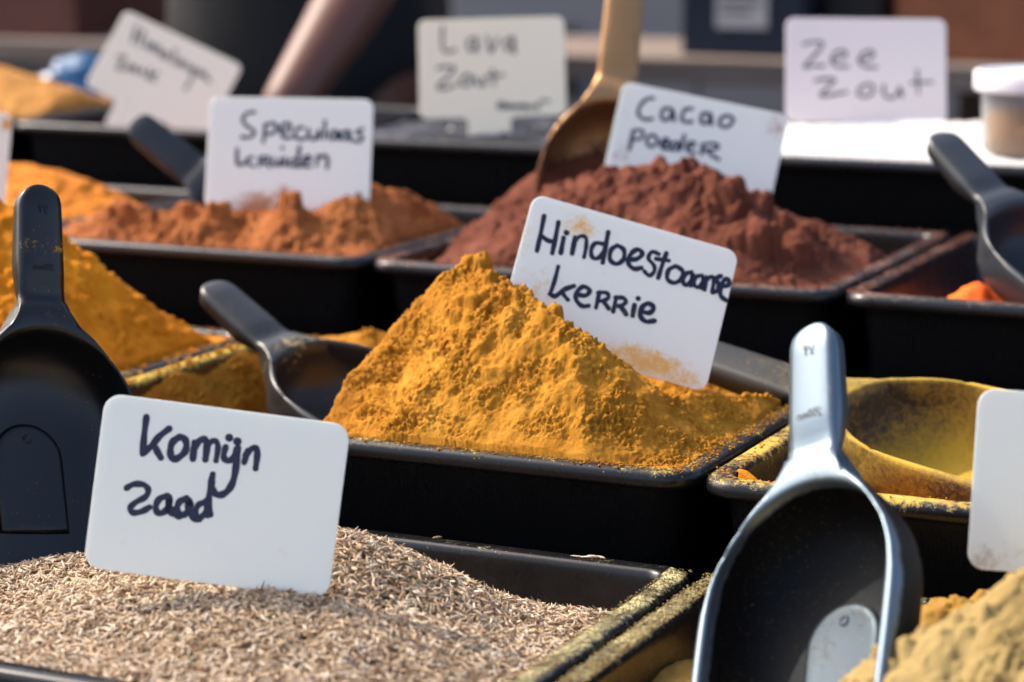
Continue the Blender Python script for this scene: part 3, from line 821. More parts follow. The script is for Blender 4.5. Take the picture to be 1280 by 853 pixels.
A_SPEC = ((704,323),(1248,328),(683,699))

K_CACAO = [[(370,150),(330,155),(285,200),(275,250),(310,280),(360,275)],[(480,215),(440,210),(415,245),(425,280),(460,275),(485,225),(492,285)],
 [(605,210),(565,215),(540,255),(550,290),(600,290)],[(712,240),(670,240),(655,280),(670,300),(700,290),(715,245),(722,305)],
 [(812,250),(775,270),(770,305),(800,320),(840,300),(850,265),(818,248)],[(240,350),(210,465)],[(236,352),(285,345),(300,370),(275,400),(232,405)],
 [(350,375),(320,395),(325,435),(350,445),(380,425),(380,390),(352,375)],[(408,432),(445,425),(450,405),(425,400),(408,430),(415,455),(452,458)],
 [(505,415),(470,430),(470,460),(495,460),(512,430)],[(550,375),(520,465)],[(560,450),(600,440),(610,420),(580,415),(560,445),(575,478),(612,480)],
 [(660,428),(648,488)],[(655,430),(720,420),(755,435),(735,455),(660,462)],[(680,465),(715,495),(755,518)]]
A_CACAO = ((190,47),(1194,242),(9,744))

K_ZEE = [[(505,140),(540,132),(570,138),(540,180),(508,215),(540,212),(575,212)],[(605,190),(640,182),(645,162),(615,165),(600,195),(620,213),(655,212)],
 [(700,190),(735,180),(735,160),(705,168),(692,195),(715,213),(750,213)],[(545,262),(580,255),(610,258),(585,285),(565,312),(600,308),(650,298)],
 [(720,270),(695,285),(690,305),(715,313),(738,298),(738,278),(722,270)],[(775,275),(775,305),(800,316),(822,300),(828,280),(835,312)],[(885,222),(890,300)],[(865,265),(935,262)]]
A_ZEE = ((445,51),(981,51),(448,400))

K_LAVA = [[(835,100),(838,190),(885,188)],[(962,140),(935,150),(935,186),(958,185),(965,145),(968,190)],[(1005,135),(1018,195),(1045,140)],[(1102,135),(1075,150),(1075,180),(1098,180),(1105,140),(1108,198)],
 [(815,262),(850,255),(880,262),(850,300),(815,338),(850,340),(885,325)],[(925,285),(905,305),(910,326),(935,325),(945,300),(927,285)],[(958,295),(965,323),(985,322),(990,295),(995,328)],[(1025,265),(1030,325)],[(1005,290),(1065,285)],
 [(1048,392),(1046,415)],[(1064,392),(1062,418)],[(1046,404),(1064,405)],[(1080,400),(1074,412),(1086,412),(1088,400),(1090,416)],[(1098,400),(1104,416),(1112,404),(1120,416),(1126,400)],[(1142,400),(1134,412),(1148,412),(1150,400),(1152,416)],[(1164,402),(1164,416)],[(1180,402),(1180,416)],[(1194,396),(1196,418)],[(1205,386),(1238,384)]]
A_LAVA = ((741,73),(1298,49),(747,463))

K_HIM = [[(735,140),(705,228)],[(772,165),(742,245)],[(715,190),(760,208)],[(790,220),(780,252)],[(808,235),(798,270)],[(805,250),(825,240),(830,278)],[(835,258),(855,250),(852,292)],
 [(888,280),(865,290),(870,308),(890,305),(900,285),(900,320)],[(942,268),(925,335)],[(968,320),(950,335),(956,350),(975,340),(985,325),(982,360)],
 [(1010,345),(1015,375),(1040,362)],[(1048,358),(1020,430),(990,480)],[(1078,375),(1060,390),(1068,405),(1085,395),(1092,410)],[(1100,388),(1110,418),(1128,440)],
 [(625,308),(662,308),(635,345),(620,372),(658,370)],[(692,350),(675,365),(690,382),(706,365),(692,350)],[(722,360),(722,390),(745,385),(755,368),(760,402)],[(800,372),(782,425)],[(840,395),(800,408),(822,435)]]
A_HIM = ((674,51),(1314,350),(435,461))

YD, CD, SD = (0.85, 0.56, 0.17), (0.45, 0.22, 0.15), (0.55, 0.27, 0.12)
card((-0.4643, 1.1426, 0.1017), (65, 16, 24.9), .1123, .0785, card_mat('card_curry', [(-.028, .028, .012, .010, 1.0), (-.052, .010, .006, .03, .62), (.022, -.032, .034, .010, 1.25), (-.04, -.015, .02, .03, .68), (.04, -.035, .02, .01, 1.0), (-.01, .0, .06, .04, .42)], YD),
     'white card reading Hindoestaanse kerrie, smeared with yellow powder', K_KERRIE, A_KERRIE, INK_WORN, .0022)
card((-.5264, .8454, .0537), (79.8, 7.0, 21.8), .105, .0745, card_mat('card_cumin', [(.03, -.02, .004, .004, .7), (-.035, -.022, .012, .01, .45)], (.6, .45, .38)),
     'clean white card reading Komijn zaad in the cumin', K_KOMIJN, A_KOMIJN, INK, .0025, r=.0075)
card((-.8067, 1.3965, .1357), (68.8, .9, 22.5), .1107, .0779, card_mat('card_spice', [(-.018, -.036, .024, .012, 1.25), (-.002, -.030, .012, .012, 1.1), (.045, -.036, .01, .004, .8)], SD),
     'white card reading Speculaas kruiden, brown powder at its foot', K_SPEC, A_SPEC, INK, .0021)
card((-.5430, 1.463, .1400), (70.5, 11.2, 18.6), .1101, .0775, card_mat('card_cocoa', [(.048, .03, .010, .014, .8), (-.046, -.01, .008, .012, .75), (-.05, .02, .006, .02, .6), (.02, .0, .04, .03, .3)], CD),
     'white card reading Cacao poeder standing in the cocoa', K_CACAO, A_CACAO, INK, .0021)
card((-0.5230, 1.7831, 0.1756), (74, .6, 24.3), .1225, .081, card_mat('card_sea_salt', [], CD, base=(.86, .80, .79), tl=.35),
     'pinkish white card reading Zee zout above the white salt', K_ZEE, A_ZEE, flat('grey_ink', (.05, .045, .06), rough=.5), .0019, stem=(.006, .038, .014))
card((-0.8219, 1.7486, 0.1716), (73, -1.6, 24.2), .1175, .081, card_mat('card_lava', [], CD, base=(.92, .86, .72), tl=.35),
     'cream white card reading Lava zout standing on a stem', K_LAVA, A_LAVA, flat('faded_ink', (.07, .065, .06), rough=.5), .0021, stem=(-.003, .034, .016))
card((-1.1466, 1.7710, 0.1544), (66, 24.8, 17), .1143, .0767, card_mat('card_himalaya', [], CD, base=(.90, .87, .76), tl=.35),
     'tilted cream white card reading Himalaya zout', K_HIM, A_HIM, flat('soft_ink', (.05, .05, .045), rough=.5), .0022, stem=(-.008, .036, .02))
card((-.1795, .9610, .0675), (79.4, 3.7, 23.6), .103, .0735, card_mat('card_right', [(-.045, -.033, .012, .009, .85), (-.03, -.03, .02, .01, .6)], (.5, .36, .25)),
     'blank side of a white card cut off by the right edge', r=.007)
card((-1.0625, 1.2835 + .06, .1172 + .006), (66, 1.2, 22.5), .108, .076, card_mat('card_left', [(.05, .03, .006, .008, 1.2), (.045, .0, .01, .02, .6)], (.7, .35, .05), base=(.80, .82, .76)),
     'sliver of a pale card with an orange smudge at the left edge')

# ------------------------------------------------------------------ scoops
def scoop_shape(hl=.058, wh=.0118, bend=.17, ytop=-.0145, Wi=.0395, yc=-.058, D=.034, ymouth=-.150, lip=.0028):
    """moulded scoop: channel handle, shoulder, deep round-backed bowl with a raised thumb arch on its floor"""
    v, f = [], []
    NS = 24
    # opening edge stations: left mouth -> up -> arc over the back -> down to the right mouth
    ins, outs, ctr = [], [], []
    side_n, arc_n = 14, 32
    Ly = ytop - yc
    def outer_half(y):
        # half-width of the outer outline against y
        pts = [(-.160, Wi - .001), (-.120, Wi + .0018), (-.090, Wi + .0030), (-.066, Wi + .0032), (-.050, Wi - .0000), (-.038, Wi - .0055), (-.027, Wi - .0135), (-.018, Wi - .0205), (-.010, wh + .0030), (-.004, wh + .0010), (.0, wh)]
        return float(np.interp(y, [p[0] for p in pts], [p[1] for p in pts]))
    for k in range(side_n):
        y = ymouth + (yc - ymouth) * k / side_n
        wi = Wi - .004 * ((yc - y) / (yc - ymouth)) ** 2
        ins.append((-wi, y)); ctr.append((0, y))
    for k in range(arc_n + 1):
        a = math.pi - math.pi * k / arc_n
        ins.append((Wi * math.cos(a), yc + Ly * math.sin(a) ** 0.92)); ctr.append((0, yc))
    for k in range(1, side_n + 1):
        y = yc + (ymouth - yc) * k / side_n
        wi = Wi - .004 * ((yc - y) / (yc - ymouth)) ** 2
        ins.append((wi, y)); ctr.append((0, y))
    M = len(ins)
    hcols = 8                           # columns of the neck shared with the handle
    mid = side_n + arc_n // 2
    for k, (x, y) in enumerate(ins):
        j = abs(k - mid)
        if j <= hcols // 2:
            outs.append(((k - mid) / (hcols / 2) * wh, 0.0))
        elif y > yc:
            tt = (j - hcols / 2) / (arc_n / 2 - hcols / 2)
            yo = 0 + (yc - 0.0) * (tt ** 1.15)
            outs.append((math.copysign(outer_half(yo), x), yo))
        else:
            outs.append((math.copysign(outer_half(y), x), y))
    def padz(x, y):
        # raised arch on the floor
        top, hw = ytop - .038, .0185
        d1 = hw - abs(x) if y < top - hw else hw - math.hypot(x, y - (top - hw))
        if y < top - .052: d1 = min(d1, (y - (top - .056)))
        s = min(max(d1 / .0022 + .5, 0), 1); s = s * s * (3 - 2 * s)
        dot = math.hypot(x, y - (top - .0075))
        return .0032 * s - .0012 * max(0, 1 - dot / .0022) ** .5 * (s > .5) if dot < .0022 else .0032 * s
    rows = []
    # bowl rings from the centre out
    NR = 26
    for s in range(NR + 1):
        th = s / NR
        rho = math.sin(th * math.pi / 2) ** .9 if s < NR else 1.0
        row = []
        for k in range(M):
            cx, cy = ctr[k]; x, y = ins[k]
            px, py = cx + (x - cx) * rho, cy + (y - cy) * rho
            n = 3.2
            z = -D * (1 - min(rho, 1) ** n) ** (1 / n)
            row.append((px, py, z))
        rows.append(row)
    rows.append([((a[0] + (b[0] - a[0]) * .12), (a[1] + (b[1] - a[1]) * .12), .0006) for a, b in zip(ins, outs)])
    rows.append([((a[0] + (b[0] - a[0]) * .5), (a[1] + (b[1] - a[1]) * .5), .0010) for a, b in zip(ins, outs)])
    rows.append([((a[0] + (b[0] - a[0]) * .88), (a[1] + (b[1] - a[1]) * .88), .0006) for a, b in zip(ins, outs)])
    rows.append([(b[0], b[1], -.0006) for b in outs])
    for row in rows: v += row
    for s in range(len(rows) - 1):
        for k in range(M - 1):
            f.append((s * M + k, (s + 1) * M + k, (s + 1) * M + k + 1, s * M + k + 1))
    # outer flange of the shoulders and sides, running into the outside of the bowl
    last = (len(rows) - 1) * M
    def add_row(fn):
        s0 = len(v)
        for k in range(M): v.append(fn(k))
        return s0
    fl = add_row(lambda k: (outs[k][0] * 1.002, outs[k][1], -.0042))
    h0, h1 = mid - hcols // 2, mid + hcols // 2
    def depth_out(k):
        return 1.0
    shell = [fl]
    for q in range(1, 9):
        th = q / 8
        def fn(k, th=th):
            cx, cy = ctr[k]; x, y = ins[k]
            ox, oy = outs[k]
            rho = math.cos(th * math.pi / 2) ** .6
            bx, by = cx + (x - cx) * 1.05 * rho, cy + (y - cy) * 1.05 * rho
            w = min(1, q / 2.0)
            if h0 <= k <= h1 and q < 3: w = q / 3
            z = -(D + .002) * (1 - min(rho, 1) ** 3.2) ** (1 / 3.2) if rho < 1 else -.004
            return (ox * 1.0 + (bx - ox) * w, oy + (by - oy) * w, min(z, -.0042))
        shell.append(add_row(fn))
    for a, b in zip([last] + shell[:-1], shell):
        for k in range(M - 1):
            if a == last and h0 <= k < h1: continue
            f.append((a + k, b + k, b + k + 1, a + k + 1))
    # mouth edge: close inner and outer skins
    inner_l = [s * M for s in range(len(rows))][::-1]
    # handle: channel section lofted along its length
    c, s_ = math.cos(bend), math.sin(bend)
    HN = 22
    prev = [last + k for k in range(h0, h1 + 1)]
    cols = hcols
    flL = fl + h0; flR = fl + h1
    prevL, prevR = flL, flR
    fd = .0115
    for i in range(1, HN + 1):
        t = math.sin(i / HN * math.pi / 2)
        yy = hl * t
        rr = wh * 1.0
        w = wh * (1 - .10 * t)
        e = hl - yy
        if e < rr: w = w * math.sqrt(max(1 - ((rr - e) / rr) ** 2.4, 0.02))
        bz = min(1, t * 4); bz = bz * bz * (3 - 2 * bz)
        base_z = s_ * yy * bz; 
        base_y = c * yy
        row = []
        for j in range(cols + 1):
            u = (j / (cols / 2)) - 1
            crown = .0014 * (1 - abs(u) ** 2.5) * min(1, t * 5) * min(1, e / rr)
            drop = .0012 * max(0, (rr * .6 - e) / (rr * .6)) ** 2
            v.append((u * w, base_y, base_z + crown - drop - .0006)); row.append(len(v) - 1)
        fdep = min(fd, .0036 + fd * min(1, t * 2.2)) * (1 - .35 * t)
        v.append((-w * 1.01, base_y, base_z - fdep)); l = len(v) - 1
        v.append((w * 1.01, base_y, base_z - fdep)); r_ = len(v) - 1
        for j in range(cols): f.append((prev[j], row[j], row[j + 1], prev[j + 1])[::-1])
        f.append((prev[0], prevL, l, row[0])[::-1]); f.append((prev[-1], row[-1], r_, prevR)[::-1])
        prev, prevL, prevR = row, l, r_
    # end wall of the handle
    v_end = [(v[p][0], v[p][1] + .0006, v[prevL][2]) for p in prev]
    s0 = len(v); v += v_end
    for j in range(cols): f.append((prev[j], s0 + j, s0 + j + 1, prev[j + 1])[::-1])
    me = pydata('scoop_body', v, f)
    bm = bmesh.new(); bm.from_mesh(me)
    bmesh.ops.remove_doubles(bm, verts=bm.verts, dist=1e-6)
    bmesh.ops.recalc_face_normals(bm, faces=bm.faces)
    bm.to_mesh(me); bm.free()
    me.polygons.foreach_set('use_smooth', [True] * len(me.polygons))
    return me, (c, s_, bend)

def pad_mesh(top=-.0525, hw=.0185, L=.056, z0=-.0345):
    v, f = [], []
    def ring(inset, z):
        r = hw - inset
        pts = []
        yb = top - L + inset
        pts.append((-r, yb)); 
        for k in range(25):
            a = math.pi - math.pi * k / 24
            pts.append((r * math.cos(a), top - hw + r * math.sin(a)))
        pts.append((r, yb))
        s0 = len(v)
        v.extend((p[0], p[1], z + .0004 * (abs(p[0]) / hw) ** 2) for p in pts)
        return s0, len(pts)
    rs_ = [ring(i, z0 + z) for i, z in ((0, 0), (.0003, .0018), (.0010, .0029), (.0022, .0034), (.0035, .0035), (.0060, .0033))]
    n = rs_[0][1]
    for (a, _), (b, _) in zip(rs_[:-1], rs_[1:]):
        for k in range(n):
            j = (k + 1) % n
            f.append((a + k, b + k, b + j, a + j))
    # dimple ring near the top of the arch, then the flat inside
    s_in = rs_[-1][0]
    f.append(tuple(s_in + k for k in range(n))[::-1])
    dy = top - .0085
    base = len(v)
    prof = [(.0026, .0032), (.0022, .0040), (.0016, .0038), (.0010, .0030), (.0004, .0028)]
    for r, z in prof:
        for k in range(16):
            a = 2 * math.pi * k / 16
            v.append((r * math.cos(a), dy + r * math.sin(a), z0 + z))
    for i in range(len(prof) - 1):
        for k in range(16):
            j = (k + 1) % 16
            f.append((base + i * 16 + k, base + i * 16 + j, base + (i + 1) * 16 + j, base + (i + 1) * 16 + k))
    f.append(tuple(base + 4 * 16 + k for k in range(16)))
    return pydata('thumb_arch', v, f)
PAD_ME = pad_mesh()
SC_ME, SC_B = scoop_shape()
BIG_ME, _b = scoop_shape(Wi=.0440, yc=-.064, wh=.0112)
LONG_ME, _l = scoop_shape(hl=.088, bend=.03)
def emboss(strokes, w, mat, parent, name):
    me = ink_mesh(strokes, lambda p: p, w, 0.0)
    return link(name, me, parent, mat)

def scoop(loc, rot, scale, mat, label, kind='small', pad=None):
    root = empty('scoop', loc, tuple(R(a) for a in rot), scale)
    me = {'small': SC_ME, 'big': BIG_ME, 'long': LONG_ME}[kind].copy()
    b = link('scoop_body', me, root, mat)
    mod = b.modifiers.new('edge', 'SOLIDIFY'); mod.thickness = .0013; mod.offset = 0
    link('thumb_arch', PAD_ME.copy(), b, pad or mat)
    tag(root, label, 'scoop', 'plastic scoops left in the trays')
    return root, b

def scoop_mat(name, base, dust, amt, rough=.30, spec=.4, coat=0.0, metal=0.0, ygrad=None, up=False, soft=14, tint=None, bowl_shade=None):
    m = plastic_mat(name, base, dust, amt, rough=rough, scale=420, clump=40, up=up, spec=spec, ygrad=ygrad, soft=soft)
    if tint: m.node_tree.nodes['Principled BSDF'].inputs['Specular Tint'].default_value = (*tint, 1)
    b = m.node_tree.nodes['Principled BSDF']
    if bowl_shade:
        # shade in the bowl's hollow painted near-black, with loose tan specks in it
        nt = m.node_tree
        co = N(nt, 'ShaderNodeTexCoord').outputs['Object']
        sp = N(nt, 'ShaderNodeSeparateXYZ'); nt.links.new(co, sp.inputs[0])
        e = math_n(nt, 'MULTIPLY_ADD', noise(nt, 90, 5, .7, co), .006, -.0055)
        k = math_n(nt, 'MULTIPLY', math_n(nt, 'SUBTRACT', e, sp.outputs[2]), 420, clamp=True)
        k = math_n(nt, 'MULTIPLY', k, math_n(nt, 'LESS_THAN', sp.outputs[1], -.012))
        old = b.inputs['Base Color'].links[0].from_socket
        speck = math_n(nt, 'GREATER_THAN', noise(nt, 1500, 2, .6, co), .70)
        nt.links.new(mixc(nt, k, old, mixc(nt, speck, bowl_shade, (.20, .15, .07))), b.inputs['Base Color'])
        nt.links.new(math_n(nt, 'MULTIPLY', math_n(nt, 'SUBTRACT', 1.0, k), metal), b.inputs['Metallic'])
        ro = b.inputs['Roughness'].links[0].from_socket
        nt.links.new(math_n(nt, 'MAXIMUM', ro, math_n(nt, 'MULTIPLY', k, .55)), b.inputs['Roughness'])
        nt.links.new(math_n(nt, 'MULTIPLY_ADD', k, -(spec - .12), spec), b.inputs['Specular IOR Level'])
    b.inputs['Coat Weight'].default_value = coat
    b.inputs['Coat Roughness'].default_value = .25
    if not bowl_shade: b.inputs['Metallic'].default_value = metal
    return m

S_BLUE = scoop_mat('scoop_grey_blue', (.13, .165, .195), (.40, .33, .16), .10, rough=.33, spec=.8, tint=(.75, .88, 1.0), metal=.85, bowl_shade=(.0035, .003, .003))
S_PAD = scoop_mat('scoop_arch_grey_blue', (.028, .038, .048), (.40, .30, .14), .22, rough=.36, spec=.7, tint=(.75, .88, 1.0), metal=.7)
S_DARK = scoop_mat('scoop_anthracite', (.02, .024, .03), (.28, .22, .08), -.05, rough=.32)
S_LEFT = scoop_mat('scoop_anthracite_smeared', (.005, .0052, .0056), (.42, .24, .03), -.10, rough=.24, ygrad=[(.026, .006, .14), (-.01, .012, .05)])
S_YEL = scoop_mat('scoop_yellow_dusted', (.02, .02, .018), (.47, .29, .022), .14, rough=.5, ygrad=[(-.060, .060, .42)], up=True, soft=3.2)
S_YEL2 = scoop_mat('scoop_lightly_dusted', (.018, .019, .02), (.45, .33, .10), .02, rough=.28, ygrad=[(-.012, .012, .10)])
S_COP = scoop_mat('scoop_cocoa_dusted', (.34, .19, .085), (.15, .055, .03), .10, rough=.40, spec=.6, metal=.75, ygrad=[(-.09, .05, .40), (.05, .03, .05)])

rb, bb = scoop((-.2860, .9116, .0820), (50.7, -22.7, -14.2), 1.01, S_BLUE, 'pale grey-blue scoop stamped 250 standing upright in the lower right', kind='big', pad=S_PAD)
# stamped marks on the handle: the glass-and-fork sign and the size
def handle_text(parent, strokes, y0, size, mat, flip=True):
    c, s_, b = SC_B
    holder_mat = mat
    def conv(p):
        return (-(p[0]) * size, -(p[1]) * size)
    me = ink_mesh(strokes, conv, .00036, 0)
    o = link('moulded_marking', me, parent, mat)
    o.location = (0, c * y0, s_ * y0 + .0019)
    o.rotation_euler = (b, 0, 0)
    return o
T_250 = [[(-4.6,-1),(-4.0,-1.4),(-3.4,-1),(-3.5,-.3),(-4.6,1),(-3.4,1)],[(-1.7,-1.4),(-2.7,-1.4),(-2.8,-.3),(-2.1,-.4),(-1.7,.2),(-2.0,.9),(-2.8,.9)],[(-.8,-1.4),(-1.2,-.6),(-1.1,.6),(-.6,1),(-.1,.5),(0,-.7),(-.3,-1.3),(-.8,-1.4)],
  [(.6,1),(.6,-.4)],[(.6,-.1),(1.1,-.5),(1.4,-.1),(1.4,1)],[(1.4,-.1),(1.9,-.5),(2.3,-.1),(2.3,1)],[(2.9,1),(2.9,-.4)],[(2.9,-.1),(3.4,-.5),(3.7,-.1),(3.7,1)],[(3.7,-.1),(4.2,-.5),(4.6,-.1),(4.6,1)]]
T_GF = [[(-2.4,-2),(-2.4,0),(-1.6,.5),(-.8,0),(-.8,-2)],[(-1.6,.5),(-1.6,2)],[(-2.3,2),(-.9,2)],[(.6,-2),(.6,-.6),(1.2,-.2),(1.8,-.6),(1.8,-2)],[(1.2,-2),(1.2,2)]]
MK = flat('moulded_mark', (.006, .006, .007), rough=.6)
handle_text(bb, T_250, .016, .00125, MK)
handle_text(bb, T_GF, .045, .0011, MK)
rl, bl = scoop((-.6890, .952, .1105), (62.8, 9.2, 60), 1.0, S_LEFT, 'black scoop with yellow smears on its handle at the left edge', kind='big')
handle_text(bl, T_250, .016, .00115, MK); handle_text(bl, T_GF, .045, .0010, MK)
scoop((-.6800, 1.1575, .0590), (19.5, -9.8, 72.4), 1.0, S_YEL2, 'dark grey scoop resting on the left flank of the curry heap')
scoop((-.3718, 1.1996, .0485), (7.6, -12.4, 73.7), 1.2, S_YEL, 'scoop coated in yellow powder lying in the right curry tray', kind='long')
scoop((-.9181, 1.4539, .1142), (48.6, -45.5, 51.4), 1.0, S_DARK, 'blue-grey scoop leaning behind the Speculaas kruiden card')
scoop((-.6075, 1.4879, .1865), (65.2, 4.3, 20), 1.1, S_COP, 'brassy brown scoop standing upright in the cocoa')
scoop((-.3316, 1.4024, .1326), (24.9, -10.6, 52.4), 1.0, S_DARK, 'grey scoop at the right edge in the red powder tray')
# ------------------------------------------------------------------ plastic tub on a black lid, back right
def lathe(name, prof, mat, parent, seg=48, close=True):
    v, f = [], []
    for r, z in prof:
        for k in range(seg):
            a = 2 * math.pi * k / seg
            v.append((r * math.cos(a), r * math.sin(a), z))
    n = len(prof)
    for i in range(n - 1):
        for k in range(seg):
            j = (k + 1) % seg
            f.append((i * seg + k, i * seg + j, (i + 1) * seg + j, (i + 1) * seg + k))
    if close:
        f.append(tuple(range(seg))[::-1]); f.append(tuple((n - 1) * seg + k for k in range(seg)))
    return link(name, pydata(name, v, f), parent, mat)

lid_t = tag(empty('lidded_box', (-.16, 1.80, .055)), 'low black lidded box under the clear plastic tub', 'box')
box('lid', -.155, -.135, .052, .155, .135, .0585, plastic_mat('lid_black', BLK, (.3, .3, .3), -.1), lid_t, bevel=.003)
box('box_body', -.148, -.128, .0, .148, .128, .052, plastic_mat('body_black', BLK, (.3, .3, .3), -.1), lid_t, bevel=.003)

m_clear, nt_, b_, _o = new_mat('milky_plastic')
b_.inputs['Base Color'].default_value = (.86, .88, .90, 1); b_.inputs['Roughness'].default_value = .28
b_.inputs['Transmission Weight'].default_value = .92; b_.inputs['IOR'].default_value = 1.12
m_lid = flat('milky_lid', (.78, .80, .82), rough=.35)
tub = tag(empty('plastic_tub', (-.372, 1.70, .1225)), 'clear plastic tub with white lid half full of tan spice', 'tub')
if True:
    tub.location = (-.3735, 1.735, .1225)
lathe('tub_wall', [(.043, .0), (.0445, .001), (.0475, .050), (.0478, .0515), (.0468, .0515), (.0463, .050), (.0433, .002), (.042, .0015)], m_clear, tub, close=False)
lathe('tub_lid', [(.047, .046), (.0515, .046), (.0525, .048), (.0525, .0585), (.0520, .0600), (.0505, .0608), (.0480, .0606), (.0470, .0590), (.010, .0588)], m_lid, tub)
lathe('tub_contents', [(.0415, .0022), (.0440, .028), (.030, .0295), (.012, .031), (.002, .0315)], P_GOLD, tub)

# ------------------------------------------------------------------ what stands behind the stall
plank_m, nt2, b2, _ = new_mat('weathered_board')
co2 = N(nt2, 'ShaderNodeTexCoord').outputs['Object']
mp = N(nt2, 'ShaderNodeMapping'); mp.inputs['Scale'].default_value = (2, 30, 30); nt2.links.new(co2, mp.inputs[0])
nt2.links.new(ramp(nt2, noise(nt2, 3, 6, .7, mp.outputs[0]), [(.3, (.13, .09, .07)), (.7, (.22, .17, .14))]), b2.inputs['Base Color'])
b2.inputs['Roughness'].default_value = .8
bench = tag(empty('back_bench', (-1.4, 2.95, -.92)), 'grey-brown wooden bench running behind the stall', 'bench')
for k in range(3):
    box('plank', -1.6, -.06 + .15 * k, .995, 1.8, .085 + .15 * k, 1.027, plank_m, bench, bevel=.003)
for x in (-1.5, -.5, .6, 1.7):
    for y in (.0, .36):
        box('leg', x - .03, y - .03, 0, x + .03, y + .03, .994, plank_m, bench, bevel=.003)

def crate(loc, w, d, h, mat, label, slats=3, cat='crate', rot=0):
    root = tag(empty('storage_crate', loc, (0, 0, R(rot))), label, cat)
    t = .012
    gap = .008
    sh = (h - gap * (slats - 1)) / slats
    for k in range(slats):
        z0 = k * (sh + gap)
        box('slat', -w / 2, -d / 2, z0, w / 2, -d / 2 + t, z0 + sh, mat, root, bevel=.002)
        box('slat', -w / 2, d / 2 - t, z0, w / 2, d / 2, z0 + sh, mat, root, bevel=.002)
        box('slat', -w / 2, -d / 2 + t + .001, z0, -w / 2 + t, d / 2 - t - .001, z0 + sh, mat, root, bevel=.002)
        box('slat', w / 2 - t, -d / 2 + t + .001, z0, w / 2, d / 2 - t - .001, z0 + sh, mat, root, bevel=.002)
    for sx in (-1, 1):
        for sy in (-1, 1):
            xx, yy = sx * (w / 2 - t - .011), sy * (d / 2 - t - .011)
            box('corner_post', xx - .01, yy - .01, .0, xx + .01, yy + .01, h - .002, mat, root)
    box('crate_floor', -w / 2 + t + .002, -d / 2 + t + .002, .002, w / 2 - t - .002, d / 2 - t - .002, .010, mat, root)
    return root
crate((-2.29, 3.10, .1075), .46, .30, .24, flat('maroon_wood', (.10, .028, .018), rough=.7, var=.2), 'dark maroon crate at the far left of the bench')
crate((-.50, 3.13, .1075), .66, .34, .26, flat('rust_wood', (.26, .085, .035), rough=.7, var=.2), 'rust brown crate at the right end of the bench', slats=1)

navy = tag(empty('cardboard_box', (-1.035, 3.08, .1075)), 'dark navy box with a pale paper label on its front', 'box')
box('box_body', -.083, -.12, 0, .083, .12, .20, flat('navy_card', (.010, .016, .035), rough=.6), navy, bevel=.003)
box('box_label', -.035, -.1225, .036, .035, -.1204, .105, flat('label_paper', (.5, .46, .44), rough=.8), navy)
ink_l = [[(-26, 92), (22, 92)], [(-26, 80), (18, 80)], [(-26, 68), (24, 68)], [(-26, 56), (10, 56)]]
me_l = ink_mesh(ink_l, lambda p: (p[0] * .001, p[1] * .001), .005, 0)
ol = link('label_print', me_l, navy, flat('label_ink', (.16, .14, .15), rough=.7)); ol.rotation_euler = (R(90), 0, 0); ol.location = (0, -.1228, 0)

blk = tag(empty('storage_bin', (-.905, 3.12, .1075)), 'black bin standing between the navy box and rust brown crate', 'bin')
box('bin_body', -.04, -.10, 0, .04, .10, .22, flat('bin_black', (.008, .008, .009), rough=.5), blk, bevel=.006)
box('bin_lid', -.045, -.105, .221, .045, .105, .232, flat('bin_black2', (.008, .008, .009), rough=.5), blk, bevel=.004)

gb = tag(empty('metal_cabinet', (-1.42, 3.75, -.92)), 'mid grey metal cabinet standing in shade beyond the bench', 'cabinet')
GREYM = flat('grey_paint', (.20, .20, .21), rough=.6)
box('cabinet_body', -.42, 0, 0, .50, .45, 1.45, GREYM, gb, bevel=.004)
for x0, x1 in ((-.41, .038), (.044, .49)):
    dd = box('cabinet_door', x0, -.018, .02, x1, -.001, 1.43, GREYM, gb, bevel=.003)
    box('handle', (x0 + x1) / 2 - .01, -.035, .9, (x0 + x1) / 2 + .01, -.019, 1.02, flat('handle_dark', (.03, .03, .03)), dd, bevel=.003)

# dark tarpaulin closing the back of the stall, with soft folds
nx, nz = 240, 12
vv, ff = [], []
for j in range(nz + 1):
    for i in range(nx + 1):
        x = -4.2 + 6.4 * i / nx
        vv.append((x, 4.35 + .035 * math.sin(x * 9.0 + .6 * math.sin(x * 3)) + .015 * math.sin(x * 23), -.91 + 2.6 * j / nz))
for j in range(nz):
    for i in range(nx):
        a = j * (nx + 1) + i
        ff.append((a, a + 1, a + nx + 2, a + nx + 1))
tarp = link('tarpaulin', pydata('tarpaulin', vv, ff), None, flat('dark_tarpaulin', (.020, .019, .020), rough=.75, var=.2))
tarp.modifiers.new('cloth', 'SOLIDIFY').thickness = .003
tag(tarp, 'dark tarpaulin hanging behind the whole stall', 'tarpaulin')

# bright blue bag behind the mustard heap
bm = bmesh.new()
bmesh.ops.create_icosphere(bm, subdivisions=5, radius=1)
for v in bm.verts:
    c = v.co.copy()
    nzv = .10 * math.sin(c.x * 5 + c.z * 3) + .07 * math.sin(c.y * 8 - c.x * 4) + .04 * math.sin(c.z * 15 + c.x * 11)
    v.co = Vector((c.x * .075, c.y * .05, c.z * .045)) * (1 + nzv)
me = bpy.data.meshes.new('bag'); bm.to_mesh(me); bm.free()
me.polygons.foreach_set('use_smooth', [True] * len(me.polygons))
bag = link('plastic_bag', me, None, flat('blue_plastic', (.005, .07, .17), rough=.35, bump=.5, bscale=120))
bag.location = (-1.435, 2.08, .098)
tag(bag, 'crumpled bright blue plastic bag behind the mustard heap', 'bag')
bl_st = tag(empty('supply_table', (-1.5, 2.19, -.92)), 'narrow black table close behind the stall carrying the blue bag', 'table')
box('tabletop', -.7, -.17, .962, .9, .11, .985, CLOTH, bl_st, bevel=.003)
